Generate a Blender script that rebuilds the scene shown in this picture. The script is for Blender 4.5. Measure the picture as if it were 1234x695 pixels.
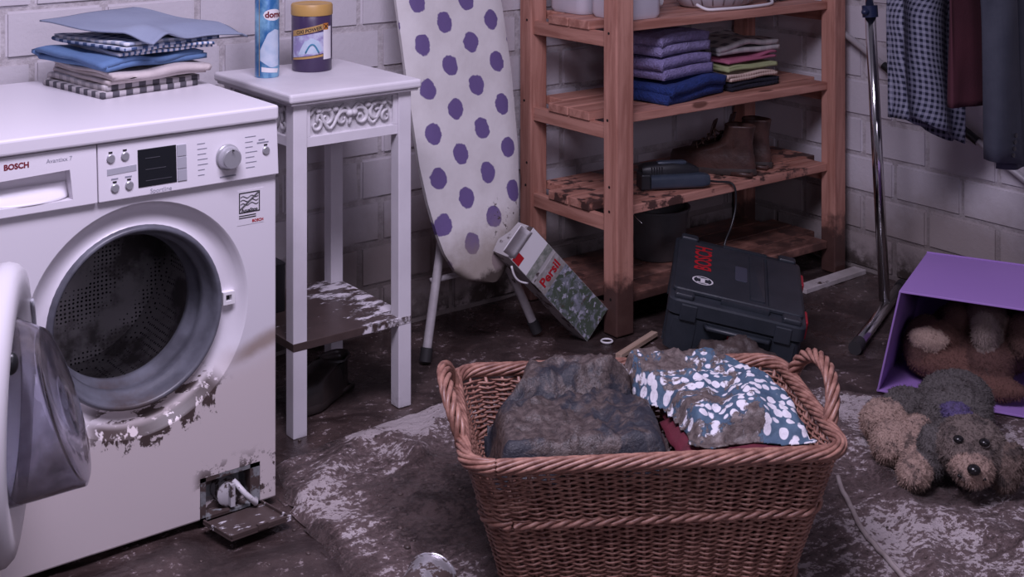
import bpy, bmesh, math, random
from mathutils import Vector, Matrix, noise, Euler
random.seed(7)
D = bpy.data
SC = bpy.context.scene
COL = SC.collection
for o in list(D.objects): D.objects.remove(o)

# ------------------------------------------------------------------ camera, light, exposure
FPX = 1640.0; PXC = 617.0; HORY = -187.0; CAMH = 1.40
TH = math.atan2(1640.0, 2140.0)
RX, RY = math.cos(TH), -math.sin(TH)
WX, WY = math.sin(TH), math.cos(TH)
cam = D.cameras.new('camera'); camo = D.objects.new('camera', cam); COL.objects.link(camo)
cam.sensor_fit = 'HORIZONTAL'; cam.sensor_width = 36.0; cam.lens = FPX / 1234.0 * 36.0
cam.shift_x = 0.0; cam.shift_y = -(347.5 - HORY) / 1234.0
cam.clip_start = 0.05; cam.clip_end = 60
camo.location = (0, 0, CAMH); camo.rotation_euler = (math.radians(90), 0, -(math.pi / 2 - TH))
camo.rotation_euler[2] = -math.atan2(WX, WY)
SC.camera = camo

wd = D.worlds.new('world'); SC.world = wd; wd.use_nodes = True
bg = wd.node_tree.nodes['Background']; bg.inputs[0].default_value = (0.74, 0.66, 0.92, 1); bg.inputs[1].default_value = 0.10

def area(name, loc, target, sx, sy, power, color):
    l = D.lights.new(name, 'AREA'); l.shape = 'RECTANGLE'; l.size = sx; l.size_y = sy; l.energy = power; l.color = color
    o = D.objects.new(name, l); COL.objects.link(o); o.location = loc
    o.rotation_euler = (Vector(target) - Vector(loc)).to_track_quat('-Z', 'Y').to_euler()
    return o
# a ceiling lamp over the middle of the room and a high cellar window in the wall behind the camera
area('ceiling_lamp_offscreen', (0.95, 1.5, 2.45), (1.15, 1.9, 0.0), 1.2, 0.6, 76, (0.84, 0.755, 1.0))
area('window_behind_offscreen', (0.45, -1.7, 1.95), (1.7, 2.6, 0.5), 1.2, 0.7, 22, (0.83, 0.745, 1.0))
SC.view_settings.view_transform = 'Standard'; SC.view_settings.look = 'None'
SC.view_settings.exposure = -0.08; SC.view_settings.gamma = 1.0; SC.view_settings.use_curve_mapping = False

def pix(px, py):
    a = (px - PXC) / FPX; b = -(py - HORY) / FPX
    return Vector((a * RX + WX, a * RY + WY, b))
def at_z(px, py, z): d = pix(px, py); return d * ((z - CAMH) / d.z) + Vector((0, 0, CAMH))
def at_y(px, py, y): d = pix(px, py); return d * (y / d.y) + Vector((0, 0, CAMH))

# ------------------------------------------------------------------ materials
MUD = (0.040, 0.0265, 0.024); MUDL = (0.105, 0.074, 0.068)
class NT:
    def __init__(s, name):
        s.m = D.materials.new(name); s.m.use_nodes = True; s.t = s.m.node_tree
        s.b = s.t.nodes['Principled BSDF']; s.n = s.t.nodes; s.l = s.t.links
        s._o = None; s._g = None
    def node(s, ty, **kw):
        n = s.n.new(ty)
        for k, v in kw.items(): setattr(n, k, v)
        return n
    def put(s, sock, v):
        if v is None: return
        if hasattr(v, 'is_linked') or hasattr(v, 'node'): s.l.new(v, sock)
        else:
            if isinstance(v, (tuple, list)) and len(v) == 3 and sock.type == 'RGBA': v = (*v, 1)
            sock.default_value = v
    def obj(s):
        if not s._o: s._o = s.node('ShaderNodeTexCoord')
        return s._o.outputs['Object']
    def gen(s):
        s.obj(); return s._o.outputs['Generated']
    def pos(s):
        if not s._g: s._g = s.node('ShaderNodeNewGeometry')
        return s._g.outputs['Position']
    def math(s, op, a, b=None, c=None, clamp=False):
        n = s.node('ShaderNodeMath', operation=op, use_clamp=clamp); s.put(n.inputs[0], a); s.put(n.inputs[1], b)
        if c is not None: s.put(n.inputs[2], c)
        return n.outputs[0]
    def xyz(s, v):
        n = s.node('ShaderNodeSeparateXYZ'); s.put(n.inputs[0], v); return n.outputs
    def vec(s, x, y, z):
        n = s.node('ShaderNodeCombineXYZ'); s.put(n.inputs[0], x); s.put(n.inputs[1], y); s.put(n.inputs[2], z); return n.outputs[0]
    def scale(s, v, sc):
        n = s.node('ShaderNodeMapping'); s.put(n.inputs[0], v); n.inputs['Scale'].default_value = sc if isinstance(sc, (tuple, list)) else (sc,) * 3; return n.outputs[0]
    def noise(s, v, sc, det=4, rough=0.55, dist=0):
        n = s.node('ShaderNodeTexNoise'); s.put(n.inputs['Vector'], v); n.inputs['Scale'].default_value = sc
        n.inputs['Detail'].default_value = det; n.inputs['Roughness'].default_value = rough; n.inputs['Distortion'].default_value = dist
        return n.outputs[0]
    def voro(s, v, sc, feat='F1', out='Distance', rnd=1.0):
        n = s.node('ShaderNodeTexVoronoi', feature=feat); s.put(n.inputs['Vector'], v); n.inputs['Scale'].default_value = sc
        n.inputs['Randomness'].default_value = rnd
        return n.outputs[out]
    def step(s, v, lo, hi, a=0.0, b=1.0):
        n = s.node('ShaderNodeMapRange', interpolation_type='SMOOTHSTEP'); s.put(n.inputs[0], v)
        n.inputs[1].default_value = lo; n.inputs[2].default_value = hi; n.inputs[3].default_value = a; n.inputs[4].default_value = b
        return n.outputs[0]
    def mix(s, f, a, b):
        n = s.node('ShaderNodeMix', data_type='RGBA'); s.put(n.inputs[0], f); s.put(n.inputs[6], a); s.put(n.inputs[7], b); return n.outputs[2]
    def mixf(s, f, a, b):
        n = s.node('ShaderNodeMix', data_type='FLOAT'); s.put(n.inputs[0], f); s.put(n.inputs[2], a); s.put(n.inputs[3], b); return n.outputs[0]
    def attr(s, name):
        n = s.node('ShaderNodeAttribute'); n.attribute_name = name; return n
    def bump(s, h, strength=0.3, dist=0.01):
        n = s.node('ShaderNodeBump'); s.put(n.inputs['Height'], h); n.inputs['Strength'].default_value = strength; n.inputs['Distance'].default_value = dist
        s.l.new(n.outputs[0], s.b.inputs['Normal'])
    def out(s, color=None, rough=None, metal=None, spec=None, **kw):
        s.put(s.b.inputs['Base Color'], color); s.put(s.b.inputs['Roughness'], rough); s.put(s.b.inputs['Metallic'], metal)
        if spec is not None: s.b.inputs['Specular IOR Level'].default_value = spec
        for k, v in kw.items(): s.put(s.b.inputs[k], v)
        return s.m
    def mudcol(s, v=None):
        return s.mix(s.noise(v or s.pos(), 22, 5, 0.65), MUD, MUDL)
    def mudmask(s, patch=None, pscale=7, zline=None, zfade=0.08, znoise=0.12):
        """dirt: noise patches over `patch`, plus everything below the flood line"""
        f = None
        if patch is not None: f = s.step(s.noise(s.pos(), pscale, 6, 0.62), patch, patch + 0.06)
        if zline is not None:
            z = s.xyz(s.pos())[2]; z = s.math('ADD', z, s.math('MULTIPLY', s.math('SUBTRACT', s.noise(s.pos(), 9, 6, 0.65), 0.5), znoise * 2))
            g = s.step(z, zline - zfade, zline + zfade, 1, 0)
            f = g if f is None else s.math('MAXIMUM', f, g)
        return f

def simple(name, c1, c2=None, sc=10, rough=0.5, metal=0.0, bump=0, bsc=60, mud=None, spec=None, stretch=None, bd=0.004, **kw):
    n = NT(name); v = n.obj()
    if stretch: v = n.scale(v, stretch)
    col = c1 if c2 is None else n.mix(n.step(n.noise(v, sc, 5, 0.6), 0.3, 0.7), c1, c2)
    r = rough
    if mud:
        f = n.mudmask(**mud); col = n.mix(f, col, n.mudcol()); r = n.mixf(f, rough, 0.42)
        if metal: metal = n.mixf(f, metal, 0.0)
    if bump: n.bump(n.noise(v, bsc, 4, 0.6), bump, bd)
    return n.out(col, r, metal, spec, **kw)

MAT = {}
# painted brick
n = NT('white_brick_paint'); p = n.pos()
base = n.mix(n.noise(p, 5, 5, 0.6), (0.545, 0.51, 0.55), (0.645, 0.615, 0.64))
z = n.xyz(p)[2]; nz = n.math('SUBTRACT', n.noise(p, 4, 6, 0.65), 0.5)
zz = n.math('ADD', z, n.math('MULTIPLY', nz, 0.35))
base = n.mix(n.step(zz, 0.16, 0.40, 0.78, 0), base, (0.25, 0.20, 0.18))
base = n.mix(n.math('MULTIPLY', n.step(zz, 0.02, 0.13, 1, 0), n.step(n.noise(p, 14, 6, 0.7), 0.35, 0.55)), base, (0.06, 0.045, 0.04))
n.bump(n.noise(p, 70, 5, 0.65), 0.35, 0.004)
MAT['brick'] = n.out(base, 0.6)
n = NT('mortar_paint'); p = n.pos(); z = n.math('ADD', n.xyz(p)[2], n.math('MULTIPLY', n.math('SUBTRACT', n.noise(p, 4, 6, 0.65), 0.5), 0.35))
base = n.mix(n.step(n.noise(p, 30, 5, 0.7), 0.35, 0.65), (0.40, 0.365, 0.375), (0.56, 0.525, 0.54))
base = n.mix(n.step(z, 0.1, 0.42, 0.8, 0), base, (0.16, 0.125, 0.11)); n.bump(n.noise(p, 90, 4), 0.6, 0.006)
MAT['mortar'] = n.out(base, 0.8)
# flooded floor
n = NT('muddy_floor'); p = n.pos()
a = n.noise(p, 6, 8, 0.62, 0.6); b2 = n.noise(p, 46, 6, 0.7)
c = n.mix(n.step(a, 0.38, 0.66), (0.030, 0.0195, 0.0185), (0.088, 0.060, 0.056))
b3 = n.noise(n.scale(p, (90, 150, 90)), 1, 5, 0.7)
c = n.mix(n.math('MULTIPLY', n.step(b2, 0.585, 0.63), n.step(a, 0.44, 0.58)), c, (0.32, 0.26, 0.26))
c = n.mix(n.math('MULTIPLY', n.step(b3, 0.66, 0.70), n.step(a, 0.40, 0.55)), c, (0.45, 0.39, 0.40))
wet = n.step(n.noise(p, 3.2, 5, 0.55), 0.44, 0.58)
r = n.mixf(wet, 0.10, 0.5)
n.bump(n.math('MULTIPLY', n.math('ADD', n.math('MULTIPLY', a, 0.8), n.math('MULTIPLY', b2, 0.5)), n.mixf(wet, 0.25, 1.0)), 0.45, 0.022)
MAT['floor'] = n.out(c, r, 0, 0.5)
# rug
n = NT('muddy_rug'); p = n.pos()
m_ = n.attr('mud').outputs['Fac']
a = n.noise(p, 9, 8, 0.68, 0.8); b2 = n.noise(p, 75, 7, 0.75); st = n.noise(n.scale(p, (14, 50, 20)), 1.0, 5, 0.6)
f = n.math('ADD', m_, n.math('MULTIPLY', n.math('SUBTRACT', a, 0.5), 1.3)); f = n.math('ADD', f, n.math('MULTIPLY', n.math('SUBTRACT', b2, 0.5), 2.3)); f = n.math('ADD', f, n.math('MULTIPLY', n.math('SUBTRACT', st, 0.5), 1.0))
c = n.mix(n.noise(p, 12, 5, 0.6), (0.50, 0.42, 0.425), (0.74, 0.66, 0.67))
c = n.mix(n.step(f, 0.19, 0.27), c, n.mix(n.noise(p, 26, 5, 0.65), (0.11, 0.074, 0.071), (0.24, 0.172, 0.166)))
c = n.mix(n.step(f, 0.46, 0.60), c, n.mix(n.step(n.math('ADD', n.math('MULTIPLY', a, 0.5), n.math('MULTIPLY', b2, 0.5)), 0.42, 0.58), (0.028, 0.018, 0.017), (0.12, 0.084, 0.080)))
n.bump(n.math('ADD', n.math('MULTIPLY', a, 0.7), n.math('ADD', n.math('MULTIPLY', b2, 0.7), n.math('MULTIPLY', st, 0.5))), 0.8, 0.026)
MAT['rug'] = n.out(c, n.mixf(n.step(f, 0.35, 0.9), 0.55, 0.2))
# washer enamel
n = NT('washer_enamel'); p = n.pos(); x, y_, z = n.xyz(p)
nz = n.math('SUBTRACT', n.noise(p, 6, 6, 0.6), 0.5)
zz = n.math('ADD', z, n.math('MULTIPLY', nz, 0.05)); zz = n.math('SUBTRACT', zz, n.math('MULTIPLY', n.math('SUBTRACT', x, 1.1), 0.22))
c = n.mix(n.step(zz, 0.24, 0.33, 0.85, 0), (0.70, 0.67, 0.715), (0.62, 0.54, 0.53))
edge = n.math('MULTIPLY', n.step(zz, 0.27, 0.295), n.step(zz, 0.30, 0.33, 1, 0))
c = n.mix(n.math('MULTIPLY', edge, n.step(x, 1.22, 1.31, 0, 0.75)), c, (0.27, 0.19, 0.14))
dx = n.math('SUBTRACT', x, 1.065); dz = n.math('SUBTRACT', z, 0.452)
rr = n.math('SQRT', n.math('ADD', n.math('MULTIPLY', dx, dx), n.math('MULTIPLY', dz, dz)))
ang = n.math('ARCTAN2', dz, dx)
band = n.math('MULTIPLY', n.step(rr, 0.205, 0.222), n.step(n.math('ADD', rr, n.math('MULTIPLY', n.math('SUBTRACT', n.noise(n.scale(p, (22, 10, 12)), 1, 6, 0.7), 0.5), 0.22)), 0.238, 0.246, 1, 0))
sect = n.math('MULTIPLY', n.step(ang, -2.2, -1.9), n.step(ang, -0.85, -0.65, 1, 0))
sm = n.math('MULTIPLY', n.math('MULTIPLY', band, sect), n.step(n.noise(n.scale(p, (26, 8, 40)), 1, 6, 0.65), 0.42, 0.45))
inn = n.math('MULTIPLY', n.step(rr, 0.165, 0.175), n.step(rr, 0.205, 0.215, 1, 0))
sm2 = n.math('MULTIPLY', n.math('MULTIPLY', inn, sect), n.step(n.noise(n.scale(p, (13, 8, 36)), 1, 6, 0.7), 0.48, 0.51))
fl = n.math('MULTIPLY', n.math('MULTIPLY', n.step(z, 0.09, 0.14, 1, 0), n.step(x, 1.17, 1.20)), n.step(n.noise(p, 34, 6, 0.7), 0.5, 0.55))
lowb = n.step(n.math('ADD', z, n.math('MULTIPLY', nz, 0.04)), 0.004, 0.016, 1, 0)
allm = n.math('MAXIMUM', n.math('MAXIMUM', sm, sm2), n.math('MAXIMUM', fl, lowb))
c = n.mix(allm, c, n.mudcol())
MAT['enamel'] = n.out(c, n.mixf(allm, 0.33, 0.45))
MAT['white_plastic'] = simple('white_plastic', (0.70, 0.67, 0.715), rough=0.38)
MAT['grey_plastic'] = simple('grey_plastic', (0.36, 0.36, 0.40), rough=0.4)
MAT['silver'] = simple('silver_knob', (0.50, 0.50, 0.53), rough=0.3, metal=0.55)
MAT['chrome'] = simple('chrome', (0.72, 0.71, 0.72), rough=0.14, metal=1.0)
MAT['chrome_dirty'] = simple('muddy_chrome', (0.7, 0.69, 0.7), rough=0.2, metal=1.0, mud=dict(patch=0.64, pscale=18))
MAT['black'] = simple('black_plastic', (0.012, 0.012, 0.014), rough=0.35)
MAT['screen'] = simple('black_glass', (0.012, 0.013, 0.016), rough=0.12)
MAT['print_grey'] = simple('grey_print', (0.25, 0.25, 0.30), rough=0.6); MAT['print_dim'] = simple('dim_print', (0.06, 0.06, 0.07), rough=0.5)
MAT['print_black'] = simple('black_print', (0.015, 0.015, 0.018), rough=0.6)
MAT['print_red'] = simple('red_print', (0.42, 0.012, 0.02), rough=0.5)
MAT['print_dkred'] = simple('dark_red_print', (0.16, 0.01, 0.02), rough=0.5)
MAT['print_white'] = simple('white_print', (0.75, 0.73, 0.75), rough=0.5)
MAT['gasket'] = simple('grey_rubber_gasket', (0.145, 0.15, 0.18), (0.07, 0.07, 0.085), sc=9, rough=0.4, mud=dict(zline=0.29, zfade=0.02, znoise=0.05))
n = NT('perforated_drum'); v = n.obj(); d_ = n.voro(n.scale(v, 1), 105, rnd=0.2)
c = n.mix(n.step(d_, 0.22, 0.34), (0.010, 0.010, 0.011), (0.46, 0.44, 0.45)); c = n.mix(n.step(n.noise(v, 9, 5, 0.6), 0.45, 0.6), c, (0.16, 0.145, 0.145))
MAT['drum'] = n.out(c, 0.34, 0.6)
n = NT('door_glass'); p = n.pos()
f = n.step(n.noise(n.scale(p, (10, 10, 5)), 1, 6, 0.65), 0.42, 0.72, 0.05, 0.5)
zf = n.step(n.xyz(p)[2], 0.28, 0.38, 0.25, 0.0); f = n.math('ADD', f, zf, clamp=True)
n.b.inputs['Base Color'].default_value = (0.22, 0.19, 0.19, 1); n.b.inputs['Roughness'].default_value = 0.18
gl = n.node('ShaderNodeBsdfGlass'); gl.inputs['Roughness'].default_value = 0.03; gl.inputs['IOR'].default_value = 1.25; gl.inputs['Color'].default_value = (0.85, 0.85, 0.9, 1)
mx = n.node('ShaderNodeMixShader'); n.put(mx.inputs[0], f); n.l.new(gl.outputs[0], mx.inputs[1]); n.l.new(n.b.outputs[0], mx.inputs[2])
n.l.new(mx.outputs[0], n.n['Material Output'].inputs[0]); MAT['glass'] = n.m
# stool
MAT['stool'] = simple('white_lacquer', (0.74, 0.71, 0.75), (0.66, 0.63, 0.67), sc=6, rough=0.45, mud=dict(patch=0.72, pscale=14, zline=-0.02, zfade=0.05, znoise=0.12))
MAT['stool_carved'] = simple('white_carving', (0.68, 0.66, 0.68), (0.5, 0.48, 0.5), sc=30, rough=0.55)
n = NT('mud_coated_board'); p = n.pos(); f = n.step(n.math('ADD', n.noise(n.scale(p, (14, 24, 10)), 1, 7, 0.7), n.step(n.xyz(p)[0], 1.66, 1.88, -0.05, 0.13)), 0.56, 0.64)
up = n.node('ShaderNodeNewGeometry')
c = n.mix(f, n.mudcol(), (0.72, 0.68, 0.72)); n.bump(f, 0.5, 0.006); MAT['stool_shelf'] = n.out(c, n.mixf(f, 0.28, 0.5))
# ironing board cover with a printed lattice of blots
A = (0.164, -0.005); B = (0.0800, -0.0632); O = (-0.123, 0.782)
n = NT('dotted_board_cover'); u, v, w = n.xyz(n.obj()); wob = n.noise(n.obj(), 34, 4, 0.6)
u0 = n.math('SUBTRACT', u, O[0]); v0 = n.math('SUBTRACT', v, O[1])
det = A[0] * B[1] - A[1] * B[0]
s_ = n.math('ADD', n.math('MULTIPLY', u0, B[1] / det), n.math('MULTIPLY', v0, -B[0] / det))
t_ = n.math('ADD', n.math('MULTIPLY', u0, -A[1] / det), n.math('MULTIPLY', v0, A[0] / det))
fs = n.math('SUBTRACT', s_, n.math('ROUND', s_)); ft = n.math('SUBTRACT', t_, n.math('ROUND', t_))
qx = n.math('ADD', n.math('MULTIPLY', fs, A[0]), n.math('MULTIPLY', ft, B[0])); qy = n.math('ADD', n.math('MULTIPLY', fs, A[1]), n.math('MULTIPLY', ft, B[1]))
dd = n.math('SQRT', n.math('ADD', n.math('MULTIPLY', qx, qx), n.math('MULTIPLY', n.math('MULTIPLY', qy, qy), 0.72)))
dd = n.math('ADD', dd, n.math('MULTIPLY', n.math('SUBTRACT', wob, 0.5), 0.018))
c = n.mix(n.step(n.noise(n.obj(), 5, 5, 0.6), 0.35, 0.75), (0.66, 0.635, 0.63), (0.54, 0.51, 0.50))
c = n.mix(n.step(dd, 0.0235, 0.0265, 1, 0), c, (0.125, 0.085, 0.225))
vv = n.math('ADD', v, n.math('MULTIPLY', n.math('SUBTRACT', n.noise(n.obj(), 11, 6, 0.65), 0.5), 0.16)); vv = n.math('ADD', vv, n.math('MULTIPLY', u, -0.25))
c = n.mix(n.step(vv, 0.07, 0.20, 0.8, 0), c, (0.22, 0.175, 0.135)); c = n.mix(n.step(vv, 0.015, 0.045, 1, 0), c, (0.05, 0.036, 0.03))
spl = n.math('MULTIPLY', n.step(n.noise(n.obj(), 42, 6, 0.7), 0.57, 0.61), n.math('MULTIPLY', n.step(v, 0.10, 0.13), n.step(v, 0.19, 0.23, 1, 0))); spl = n.math('MULTIPLY', spl, n.step(u, -0.02, 0.04))
c = n.mix(spl, c, (0.05, 0.036, 0.03)); n.bump(n.noise(n.obj(), 18, 4, 0.5), 0.25, 0.01)
MAT['board'] = n.out(c, 0.75)
MAT['white_metal'] = simple('white_enamel_tube', (0.55, 0.52, 0.53), (0.42, 0.39, 0.40), sc=20, rough=0.4, mud=dict(patch=0.62, pscale=20))
MAT['rubber'] = simple('dark_rubber', (0.03, 0.028, 0.03), rough=0.6)
# wood
def wood(name, c1, c2, axis, mudz=None, patch=None, zn=0.1):
    n = NT(name); v = n.obj(); sc = [7, 7, 7]; sc[axis] = 0.55
    g = n.noise(n.scale(v, sc), 5, 6, 0.62, 0.5)
    c = n.mix(n.step(g, 0.34, 0.66), c1, c2)
    kn = n.voro(n.scale(v, [9 if i != axis else 3.2 for i in range(3)]), 1.0)
    c = n.mix(n.step(kn, 0.075, 0.13, 0.85, 0), c, (0.12, 0.045, 0.03))
    r = 0.55
    if mudz is not None or patch is not None:
        f = n.mudmask(patch=patch, pscale=11, zline=mudz, zfade=0.05, znoise=zn); c = n.mix(f, c, n.mix(n.noise(n.pos(), 24, 5, 0.6), (0.055, 0.026, 0.022), (0.11, 0.06, 0.05))); r = n.mixf(f, 0.55, 0.3)
    n.bump(g, 0.15, 0.004)
    return n.out(c, r)
W1, W2 = (0.33, 0.14, 0.10), (0.54, 0.27, 0.205)
MAT['wood_post'] = wood('pine_post', W1, W2, 2, mudz=0.17, patch=0.74, zn=0.2)
MAT['wood_x'] = wood('pine_plank', W1, W2, 0, mudz=0.12, patch=0.70)
MAT['wood_x_dirty'] = wood('muddy_pine_plank', W1, W2, 0, mudz=0.12, patch=0.52)
MAT['wood_y'] = wood('pine_rail', W1, W2, 1, mudz=0.12, patch=0.72)
MAT['lath'] = wood('pale_lath', (0.40, 0.27, 0.2), (0.55, 0.42, 0.33), 0, patch=0.6)
MAT['screw'] = simple('screw_head', (0.03, 0.027, 0.026), rough=0.5, metal=0.6)
# wicker
n = NT('wicker'); v = n.obj(); g = n.noise(v, 38, 5, 0.6)
c = n.mix(n.step(g, 0.32, 0.68), (0.18, 0.080, 0.060), (0.39, 0.205, 0.155)); c = n.mix(n.step(n.noise(v, 90, 4, 0.6), 0.55, 0.7, 0, 0.6), c, (0.16, 0.074, 0.055)); n.bump(g, 0.2, 0.003)
MAT['wicker'] = n.out(c, 0.42); MAT['wicker_rim'] = MAT['wicker']

def cloth(name, c1, c2=None, sc=8, mud=None, rough=0.85, bump=0.35, bsc=180, bd=0.003):
    return simple(name, c1, c2 or tuple(x * 0.8 for x in c1), sc=sc, rough=rough, bump=bump, bsc=bsc, bd=bd, mud=mud)
def checks(name, ca, cb, cc, s, ax=(0, 1), soft=0.06, mud=None, dark=0.5):
    """gingham: two crossed sets of stripes in object space"""
    n = NT(name); v = n.xyz(n.attr('weave').outputs['Vector'] if ax[0] == 'w' else n.obj()); ax = (0, 1) if ax[0] == 'w' else ax
    def st(k): return n.step(n.math('SINE', n.math('MULTIPLY', v[k], math.pi * 2 / s)), -soft, soft)
    a, b = st(ax[0]), st(ax[1])
    c = n.mix(n.math('MULTIPLY', n.math('ADD', a, b), 0.5), ca, cb)
    c = n.mix(n.math('MULTIPLY', a, b), c, cc)
    if mud: c = n.mix(n.mudmask(**mud), c, n.mudcol())
    n.bump(n.noise(n.obj(), 220, 3), 0.25, 0.002)
    return n.out(c, 0.85)
def stripes(name, ca, cb, s, ax, duty=0.0):
    n = NT(name); v = n.xyz(n.obj()); f = n.step(n.math('SINE', n.math('MULTIPLY', v[ax], math.pi * 2 / s)), duty - 0.05, duty + 0.05)
    n.bump(n.noise(n.obj(), 220, 3), 0.25, 0.002)
    return n.out(n.mix(f, ca, cb), 0.85)

# ------------------------------------------------------------------ geometry helpers
class MB:
    def __init__(s): s.v = []; s.f = []; s.mi = []; s.k = 0
    def add(s, vs, fs, mi=None):
        o = len(s.v); s.v += [Vector(q) for q in vs]; s.f += [tuple(i + o for i in f) for f in fs]; s.mi += [s.k if mi is None else mi] * len(fs); return s
    def box(s, a, b, M=None):
        (x0, y0, z0), (x1, y1, z1) = a, b
        vs = [Vector(q) for q in ((x0, y0, z0), (x1, y0, z0), (x1, y1, z0), (x0, y1, z0), (x0, y0, z1), (x1, y0, z1), (x1, y1, z1), (x0, y1, z1))]
        if M: vs = [M @ q for q in vs]
        return s.add(vs, [(0, 3, 2, 1), (4, 5, 6, 7), (0, 1, 5, 4), (1, 2, 6, 5), (2, 3, 7, 6), (3, 0, 4, 7)])
    def loft(s, rings, caps=True, closed=True, loop=False):
        m = len(rings[0]); vs = [q for r in rings for q in r]; fs = []
        R = len(rings)
        for i in range(R if loop else R - 1):
            for j in range(m if closed else m - 1):
                a, b = i * m + j, i * m + (j + 1) % m; i2 = (i + 1) % R
                fs.append((a, b, i2 * m + (j + 1) % m, i2 * m + j))
        if caps and closed and not loop: fs += [tuple(range(m))[::-1], tuple((R - 1) * m + j for j in range(m))]
        return s.add(vs, fs)
    def tube(s, path, r, nseg=8, loop=False, caps=True):
        P = [Vector(q) for q in path]; N = len(P); rs = r if isinstance(r, (list, tuple)) else [r] * N
        rings = []; up = None
        for i in range(N):
            t = (P[(i + 1) % N] - P[i - 1]) if loop else (P[min(i + 1, N - 1)] - P[max(i - 1, 0)])
            t.normalize()
            if up is None: up = Vector((0, 0, 1)) if abs(t.z) < 0.9 else Vector((1, 0, 0))
            side = t.cross(up)
            if side.length < 1e-6: side = t.orthogonal()
            side.normalize(); up2 = side.cross(t); up = up2
            rings.append([P[i] + (side * math.cos(a) + up2 * math.sin(a)) * rs[i] for a in [2 * math.pi * k / nseg for k in range(nseg)]])
        return s.loft(rings, caps, True, loop)
    def lathe(s, prof, nseg=32, M=None, a0=0, a1=2 * math.pi, caps=False):
        full = abs(a1 - a0 - 2 * math.pi) < 1e-6; K = nseg if full else nseg + 1
        rings = []
        for (r, z) in prof:
            ring = [Vector((r * math.cos(a0 + (a1 - a0) * k / nseg), r * math.sin(a0 + (a1 - a0) * k / nseg), z)) for k in range(K)]
            rings.append([M @ q for q in ring] if M else ring)
        return s.loft(rings, caps, full)
    def ell(s, c, r, M=None, nu=20, nv=12):
        rings = []
        for i in range(nv + 1):
            th = math.pi * i / nv; z = -math.cos(th); rr = max(math.sin(th), 1e-3)
            ring = [Vector((r[0] * rr * math.cos(2 * math.pi * k / nu), r[1] * rr * math.sin(2 * math.pi * k / nu), r[2] * z)) for k in range(nu)]
            if M: ring = [M @ q for q in ring]
            rings.append([q + Vector(c) for q in ring])
        return s.loft(rings, True)
    def grid(s, fn, nu, nv):
        vs = [fn(i / nu, j / nv) for j in range(nv + 1) for i in range(nu + 1)]; w = nu + 1
        return s.add(vs, [(j * w + i, j * w + i + 1, (j + 1) * w + i + 1, (j + 1) * w + i) for j in range(nv) for i in range(nu)])
    def prism(s, pts, fn, d0, d1):
        """closed outline extruded between depths d0 and d1; fn(u, v, d) -> point"""
        m = len(pts); return s.loft([[fn(u, v, d0) for u, v in pts], [fn(u, v, d1) for u, v in pts]], True)
    def build(s, name, mats, parent=None, loc=(0, 0, 0), rot=(0, 0, 0), smooth=False, bevel=0, bseg=2, fix=True):
        me = D.meshes.new(name); me.from_pydata(s.v, [], s.f)
        if not isinstance(mats, (list, tuple)): mats = [mats]
        for m in mats: me.materials.append(MAT[m] if isinstance(m, str) else m)
        for p_, k in zip(me.polygons, s.mi): p_.material_index = k; p_.use_smooth = bool(smooth)
        if fix:
            bm = bmesh.new(); bm.from_mesh(me); bmesh.ops.recalc_face_normals(bm, faces=bm.faces)
            if smooth and smooth is not True:
                for e in bm.edges:
                    if len(e.link_faces) == 2 and e.calc_face_angle(0) > math.radians(smooth): e.smooth = False
            bm.to_mesh(me); bm.free()
        o = D.objects.new(name, me); COL.objects.link(o); o.location = loc; o.rotation_euler = rot
        if parent: o.parent = parent
        if bevel:
            b = o.modifiers.new('bevel', 'BEVEL'); b.width = bevel; b.segments = bseg; b.limit_method = 'ANGLE'; b.angle_limit = math.radians(35); b.harden_normals = False
        return o
def tag(o, label, cat, group=None):
    o['label'] = label; o['category'] = cat
    if group: o['group'] = group
    return o
def empty(name, loc, rz=0, rot=None):
    o = D.objects.new(name, None); COL.objects.link(o); o.location = loc; o.rotation_euler = rot or (0, 0, rz); o.empty_display_size = 0.05; return o
def struct(o): o['kind'] = 'structure'; return o
def solid(o, t, off=0.0):
    m = o.modifiers.new('solid', 'SOLIDIFY'); m.thickness = t; m.offset = off; return o
def bake(o):
    dg = bpy.context.evaluated_depsgraph_get(); me = D.meshes.new_from_object(o.evaluated_get(dg)); o.modifiers.clear(); o.data = me; return o
def carve(o, *cutters):
    for c_ in cutters:
        m = o.modifiers.new('cut', 'BOOLEAN'); m.operation = 'DIFFERENCE'; m.object = c_; m.solver = 'EXACT'
    bpy.context.view_layer.update(); bake(o)
    for c_ in cutters: D.objects.remove(c_)
    return o
def text(name, body, size, fn, mat, parent, bold=0.0, align='CENTER', sx=1.0, depth=0.0006):
    """lettering: flat glyph mesh, sent through fn(u, v, w) and given a little thickness"""
    cu = D.curves.new('lettering', 'FONT'); cu.body = body; cu.size = size; cu.align_x = align; cu.align_y = 'CENTER'; cu.offset = bold; cu.resolution_u = 3
    t = D.objects.new('lettering', cu); COL.objects.link(t); bpy.context.view_layer.update()
    me = D.meshes.new_from_object(t.evaluated_get(bpy.context.evaluated_depsgraph_get())); D.objects.remove(t)
    vs = [v.co.copy() for v in me.vertices]; fs = [tuple(p_.vertices) for p_ in me.polygons]
    b = MB(); b.add([fn(v.x * sx, v.y, depth) for v in vs], fs)
    return b.build(name, mat, parent, fix=False)
def N3(x, y, z=0.0): return noise.noise(Vector((x, y, z)))
def fbm(x, y, z=0.0, o=4): return noise.fractal(Vector((x, y, z)), 1.0, 2.0, o)
def sst(a, b, x):
    t = min(1, max(0, (x - a) / (b - a))); return t * t * (3 - 2 * t)
def lerp_tab(tab, x):
    for (x0, *a), (x1, *b) in zip(tab, tab[1:]):
        if x <= x1: t = max(0, (x - x0) / (x1 - x0)); return [p + (q - p) * t for p, q in zip(a, b)]
    return list(tab[-1][1:])
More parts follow.
